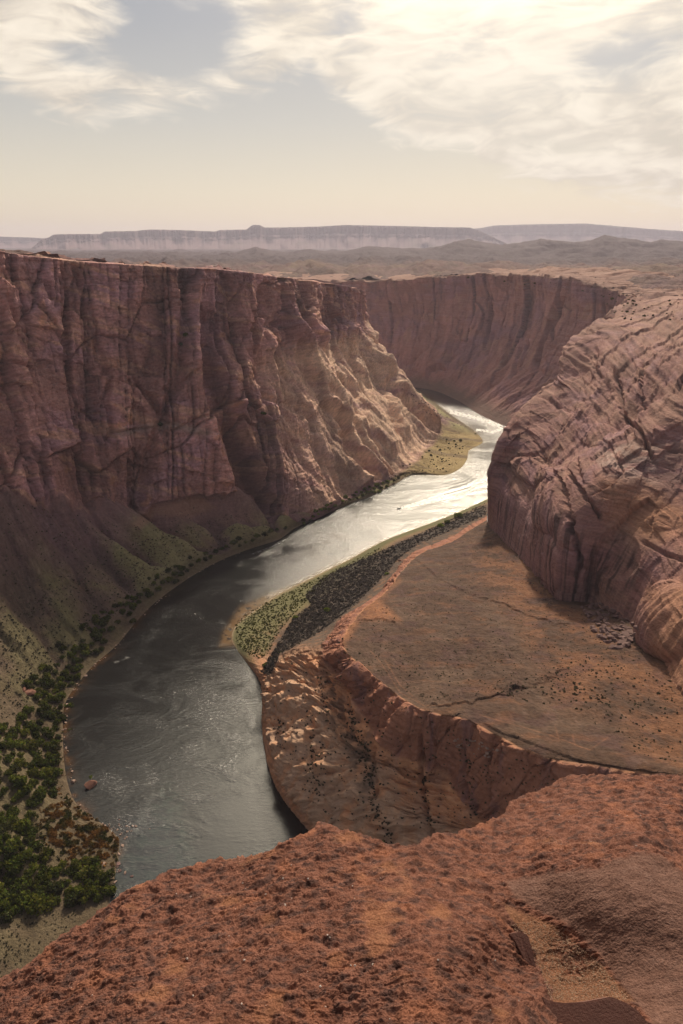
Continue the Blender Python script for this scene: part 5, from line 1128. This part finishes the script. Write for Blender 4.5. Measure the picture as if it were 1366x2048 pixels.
for q in in_poly_pts([(470, 1240), (540, 1202), (600, 1172), (660, 1145), (760, 1095), (770, 1100), (700, 1128), (650, 1165), (600, 1215), (560, 1262), (528, 1320), (500, 1310), (474, 1290)], 1500, 23) + in_poly_pts([(640, 1030), (700, 1006), (790, 962), (850, 940), (800, 945), (700, 995)], 300, 25):
    p, n = hit(*q)
    if p is not None: gr.append((p, .3 + .6 * nrs.rand()))
cover('grass', gr, (.12, .12, .032), 8, .5, DRY, 'yellow green grass edging the sandy inner shore', 'grass', flat=.8, up=.6)
# rocks
def rock_mesh(name, seed, n=16, flat=.7, mat=None, col=(.30, .19, .15)):
    rs = np.random.RandomState(seed); bm = bmesh.new()
    for i in range(n):
        v = rs.randn(3); v /= np.linalg.norm(v); v *= (.8 + .35 * rs.rand()); bm.verts.new((v[0], v[1], v[2] * flat))
    r = bmesh.ops.convex_hull(bm, input=bm.verts); junk = [g for g in r['geom_interior'] if isinstance(g, bmesh.types.BMVert)]
    if junk: bmesh.ops.delete(bm, geom=junk, context='VERTS')
    bmesh.ops.bevel(bm, geom=list(bm.edges), offset=.06, segments=1, affect='EDGES')
    me = bpy.data.meshes.new(name); bm.to_mesh(me); bm.free(); me.materials.append(mat or STONE); return me
STONE = simple_mat('pale_stone', (.34, .23, .18), .9, 0, .35, 2.0); DSTONE = simple_mat('maroon_stone', (.15, .085, .075), .9, 0, .35, 1.2); RSTONE = simple_mat('red_stone', (.26, .12, .08), .9, 0, .35, 1.5)
RK = [rock_mesh('stone', 70 + i, 14) for i in range(5)]; DK = [rock_mesh('boulder', 80 + i, 13, .6, DSTONE) for i in range(6)]; RR_ = [rock_mesh('boulder', 90 + i, 15, .7, RSTONE) for i in range(3)]
def put_rock(px, py, r, me, label, group, name='boulder', cat='boulder', z=None, sink=.3, sc=None):
    if z is None:
        p, n = hit(px, py)
        if p is None: return
    else: p = Uz(px, py, z)
    o = bpy.data.objects.new(name, me); COL.objects.link(o); o.location = (p[0], p[1], p[2] + r * .6 - sink * r * 1.6); a = rnd.uniform(0, 6.28)
    o.rotation_euler = (rnd.uniform(-.4, .4), rnd.uniform(-.4, .4), a); o.scale = sc or (r * rnd.uniform(.8, 1.4), r * rnd.uniform(.7, 1.1), r * rnd.uniform(.6, 1.1)); return tag(o, label, cat, group)
for i, q in enumerate(spaced(in_poly_pts([(1165, 1215), (1200, 1205), (1240, 1225), (1275, 1255), (1262, 1290), (1225, 1300), (1190, 1270)], 500, 31), 6.0)[:95]):
    put_rock(q[0], q[1], rnd.uniform(1.2, 3.2), DK[i % 6], 'maroon boulder in the %s part of the rockfall at the foot of the big dome' % ('upper' if q[1] < 1235 else 'middle' if q[1] < 1265 else 'lowest'), 'rockfall at the foot of the dome')
sh_ = np.array([a for a, b, c in LEFT][:12], float); Ls = np.r_[0, np.cumsum(np.hypot(*np.diff(sh_, axis=0).T))]
for i in range(110):
    a = nrs.rand() * (Ls[-1] - Ls[1]) + Ls[1]; x = np.interp(a, Ls, sh_[:, 0]) + nrs.randn() * 2.5; y = np.interp(a, Ls, sh_[:, 1]) + nrs.randn() * 2.5
    put_rock(x, y, .35 + .8 * nrs.rand() ** 2, RK[i % 5], 'pale stone at the left water line ' + ('beside the rust coloured grass' if y > 1590 else 'near the big river boulder' if y > 1500 else 'below the dark tree at the left edge' if y > 1400 else 'below the small green tree' if y > 1330 else 'beside the largest rounded tree' if y > 1250 else 'of the dark bend above the largest tree'), 'stones along the left water line', 'shore_stone', 'stone', z=.05)
for i in range(45):
    q = np.array([(200, 1655), (232, 1668), (262, 1650)][i % 3]) + nrs.randn(2) * [16, 7]
    put_rock(q[0], q[1], .3 + .5 * nrs.rand(), RK[i % 5], 'small stone of the gravel spit beyond the rust coloured grass', 'stones of the gravel spit', 'shore_stone', 'stone', z=.05)
for px, py, r, lab in ((237, 1728, 1.4, 'dark rounded boulder in the quiet pool by the thicket'), (240, 1742, .9, 'flat pale stone beside the dark boulder in the pool'), (250, 1746, .9, 'pale stone farther out than the flat one in the pool'), (264, 1753, .8, 'small dark stone alone in the pool'), (148, 1564, 2.2, 'angular pink boulder on the shore beside the river boulder'),
                       (205, 1733, 1.8, 'pink boulder half hidden in the thicket near the shore'), (172, 1352, 1.7, 'pale boulder at the shore below the small green tree')):
    put_rock(px, py, r, RK[rnd.randrange(5)] if 'dark' not in lab else DK[0], lab, None, z=.1)
put_rock(60, 1385, 5.0, RR_[0], 'large red boulder lodged in the tan slope beside the solitary round tree', None); put_rock(48, 1380, 3.2, RR_[1], 'red boulder touching the large red boulder on its uphill side', None)
put_rock(800, 1122, 2.8, RR_[2], 'dark red block on the edge of the bench beside the brush', None)
for i, q in enumerate(in_poly_pts([(870, 1475), (950, 1480), (1000, 1500), (980, 1520), (900, 1490)], 26, 33)):
    put_rock(q[0], q[1], rnd.uniform(.5, 1.3), RK[i % 5], 'pale block fallen from the rim of the lower bench', 'fallen blocks below the bench rim')
rb = rock_mesh('river_boulder', 101, 18, .85, RSTONE); put_rock(182, 1573, 3.4, rb, 'big brown boulder standing in the river near the left bank', None, 'river_boulder', z=0, sink=.1, sc=(3.6, 3.0, 3.4))
t = thing('reed_tuft', tuple(Uz(180, 1556, 4.2) + np.array([0, 1.0, -.6])), 'green reed tuft growing behind the big river boulder', 'plant', None, 0, 1.5); part('crown', LIME[0], t); part('stem', STEMS[0], t)
rub = []
for poly, n, r0, r1, sd_ in (([(0, 1050), (250, 1050), (420, 1010), (560, 1040), (430, 1100), (200, 1180), (0, 1230)], 900, .3, 1.1, 41), ([(0, 1280), (130, 1300), (100, 1370), (0, 1400)], 120, .2, .7, 44), ([(800, 775), (850, 795), (950, 860), (900, 850), (840, 820)], 160, .6, 1.8, 42), ([(990, 1070), (1110, 1205), (1100, 1215), (980, 1080)], 90, .4, 1.2, 43)):
    for q in in_poly_pts(poly, n, sd_):
        p, nn = hit(*q)
        if p is not None: rub.append((p, r0 + (r1 - r0) * nrs.rand() ** 3))
def rock_cover(name, items, mat, label, cat, col=(.2, .13, .11), seed=9, kind='stuff'):
    base = np.array([(1, 0, 0), (-.9, .1, 0), (.1, 1, .1), (0, -.9, -.1), (.1, .1, .8), (0, -.1, -.6)], float); tri = [(0, 2, 4), (2, 1, 4), (1, 3, 4), (3, 0, 4), (2, 0, 5), (1, 2, 5), (3, 1, 5), (0, 3, 5)]
    rs = np.random.RandomState(seed); n = len(items); P = np.array([p for p, r in items]); Rr = np.array([r for p, r in items])
    V = base[None] * (1 + .5 * (rs.rand(n, 6, 3) - .5)); a = rs.rand(n) * 6.28; ca, sa = np.cos(a)[:, None], np.sin(a)[:, None]
    V = np.stack([V[..., 0] * ca - V[..., 1] * sa, V[..., 0] * sa + V[..., 1] * ca, V[..., 2]], -1) * Rr[:, None, None] + P[:, None]
    Fc = (np.array(tri)[None] + (np.arange(n) * 6)[:, None, None]).reshape(-1, 3)
    return tag(link_mesh(name, V.reshape(-1, 3), Fc, mat, smooth=False), label, cat, None, kind)
rock_cover('rubble', rub, DSTONE, 'loose rubble strewn over the talus slopes', 'rubble')
# pebbles and gravel on the rim rock
peb = []; grv = []
for q in in_poly_pts([(0, 1980), (300, 1790), (640, 1680), (900, 1760), (1090, 2048), (0, 2048)], 110, 51) + in_poly_pts([(1000, 1650), (1366, 1580), (1366, 1700), (1100, 1690)], 25, 52):
    p, n = hit_rim(*q)
    if p is not None: peb.append((p, .0012 + .0035 * nrs.rand() ** 3))
for q in in_poly_pts([(1020, 1850), (1068, 1840), (1133, 1870), (1198, 1926), (1262, 2002), (1100, 2000), (1080, 1940)], 4500, 53):
    p, n = hit_rim(*q)
    if p is not None: grv.append((p, .001 + .0022 * nrs.rand() ** 2))
WST = simple_mat('white_quartz', (.62, .54, .48), .7, 0, .2, 60); GST = simple_mat('mixed_gravel', (.42, .28, .19), .8, 0, .55, 160)
rock_cover('pebbles', peb, WST, 'tiny white pebbles scattered on the red rim rock', 'pebbles', seed=54); rock_cover('gravel', grv, GST, 'coarse gravel lying in the trough between the rim slabs', 'gravel', seed=55)
# two thin slabs in the trough
SLABM = simple_mat('slab_sandstone', (.17, .075, .055), .85, 0, .25, 40)
def slab(poly, ztop, zbot, thick, label):
    p = np.array(poly, float); y0, y1 = p[:, 1].min(), p[:, 1].max(); zz = ztop + (zbot - ztop) * (p[:, 1] - y0) / (y1 - y0)
    V = Uz(p[:, 0], p[:, 1], zz); n = np.cross(V[len(V) // 3] - V[0], V[2 * len(V) // 3] - V[0]); n /= np.linalg.norm(n); n = n if n[1] < 0 or n[2] > .5 else -n
    if n[2] < 0: n = -n
    bm = bmesh.new(); top = [bm.verts.new(v) for v in V]; f = bm.faces.new(top); r = bmesh.ops.extrude_face_region(bm, geom=[f])
    vs = [g for g in r['geom'] if isinstance(g, bmesh.types.BMVert)]; bmesh.ops.translate(bm, verts=vs, vec=tuple(-n * thick)); bmesh.ops.recalc_face_normals(bm, faces=bm.faces)
    bmesh.ops.bevel(bm, geom=list(bm.edges), offset=.003, segments=2, affect='EDGES')
    me = bpy.data.meshes.new('rock_slab'); bm.to_mesh(me); bm.free(); me.materials.append(SLABM); o = bpy.data.objects.new('rock_slab', me); COL.objects.link(o); tag(o, label, 'rock slab')
slab([(1018, 1868), (1040, 1863), (1056, 1870), (1066, 1905), (1078, 1960), (1086, 1994), (1092, 2010), (1074, 2004), (1058, 1955), (1045, 1915), (1030, 1885)], 297.86, 297.74, .05, 'narrow dark slab wedged upright against the edge of the red crusted rock')
slab([(1082, 1992), (1100, 2002), (1130, 2006), (1165, 2004), (1200, 1998), (1222, 1993), (1250, 2004), (1275, 2020), (1292, 2040), (1306, 2070), (1310, 2160), (1180, 2180), (1130, 2100), (1100, 2040)], 297.90, 297.78, .07, 'smooth dark slab lying flat at the bottom of the gravel trough')
# boat
def boat():
    a = Uz(792.5, 1019.5, .25); b = Uz(803.5, 1015.0, .25); dv = b - a; L = np.linalg.norm(dv[:2]); ang = math.atan2(-dv[1], -dv[0])
    root = thing('motorboat', tuple((a + b) / 2 - [0, 0, .2]), 'small dark motorboat heading down the river ahead of its white wake', 'boat', None, ang, 1.0)
    HM = simple_mat('boat_hull', (.03, .03, .035), .4); DM = simple_mat('boat_deck', (.16, .15, .14), .6); MM = simple_mat('outboard', (.015, .015, .017), .35)
    bm = bmesh.new(); st = []
    for x, w, zb, zt in ((-3.4, 1.05, 0, .75), (-1.5, 1.2, -.05, .75), (.5, 1.2, -.05, .82), (2.2, .85, .05, .95), (3.2, .35, .3, 1.08), (3.6, .03, .6, 1.12)):
        st.append([bm.verts.new(v) for v in ((x, -w, zt), (x, -w * .85, zb + .2), (x, 0, zb - .15), (x, w * .85, zb + .2), (x, w, zt), (x, w * .85, zt - .02), (x, w * .7, zb + .35), (x, -w * .7, zb + .35), (x, -w * .85, zt - .02))])
    for i in range(len(st) - 1):
        for k in range(9): bm.faces.new((st[i][k], st[i][(k + 1) % 9], st[i + 1][(k + 1) % 9], st[i + 1][k]))
    bm.faces.new(st[0]); bm.faces.new(st[-1]); bmesh.ops.recalc_face_normals(bm, faces=bm.faces)
    me = bpy.data.meshes.new('hull'); bm.to_mesh(me); bm.free(); me.materials.append(HM); part('hull', me, root)
    def box(name, x, y, z, sx, sy, sz, mat, par, taper=.8):
        bm = bmesh.new(); bmesh.ops.create_cube(bm, size=1)
        for v in bm.verts:
            k = taper if v.co.z > 0 else 1; v.co = (x + v.co.x * sx * k, y + v.co.y * sy * k, z + v.co.z * sz)
        bmesh.ops.bevel(bm, geom=list(bm.edges), offset=.04, segments=2, affect='EDGES'); me = bpy.data.meshes.new(name); bm.to_mesh(me); bm.free(); me.materials.append(mat); return part(name, me, par)
    box('console', .4, 0, .85, .7, .9, .8, DM, root); box('windshield', .7, 0, 1.4, .1, .8, .4, MM, root); box('seat', -.8, 0, .62, .6, 1.2, .45, DM, root)
    m_ = box('outboard_motor', -3.65, 0, .95, .5, .45, .7, MM, root); box('shaft', -3.7, 0, .25, .2, .15, .9, MM, m_)
boat()
print('objects', round(time.time() - T0, 1), len(scrub), len(COL.objects))
#==HAZE
def haze():
    x0, x1, y0, y1, z0, z1 = -20000, 20000, -400, 22500, -9, 800
    v = [(x, y, z) for z in (z0, z1) for y in (y0, y1) for x in (x0, x1)]
    f = [(0, 2, 3, 1), (4, 5, 7, 6), (0, 1, 5, 4), (2, 6, 7, 3), (0, 4, 6, 2), (1, 3, 7, 5)]
    m = bpy.data.materials.new('haze'); m.use_nodes = True; t = NT(m.node_tree); out = t.n('ShaderNodeOutputMaterial')
    vol = t.n('ShaderNodeVolumePrincipled', None, Color=(.76, .74, .92, 1), Density=HAZE, Anisotropy=.25); t.nt.links.new(vol.outputs[0], out.inputs['Volume'])
    o = link_mesh('haze', v, f, m, smooth=False); tag(o, kind='stuff', label='thin pale haze hanging over the canyon and far mesas', cat='haze')
HAZE = 4.6e-5
haze()
print('done', round(time.time() - T0, 1))
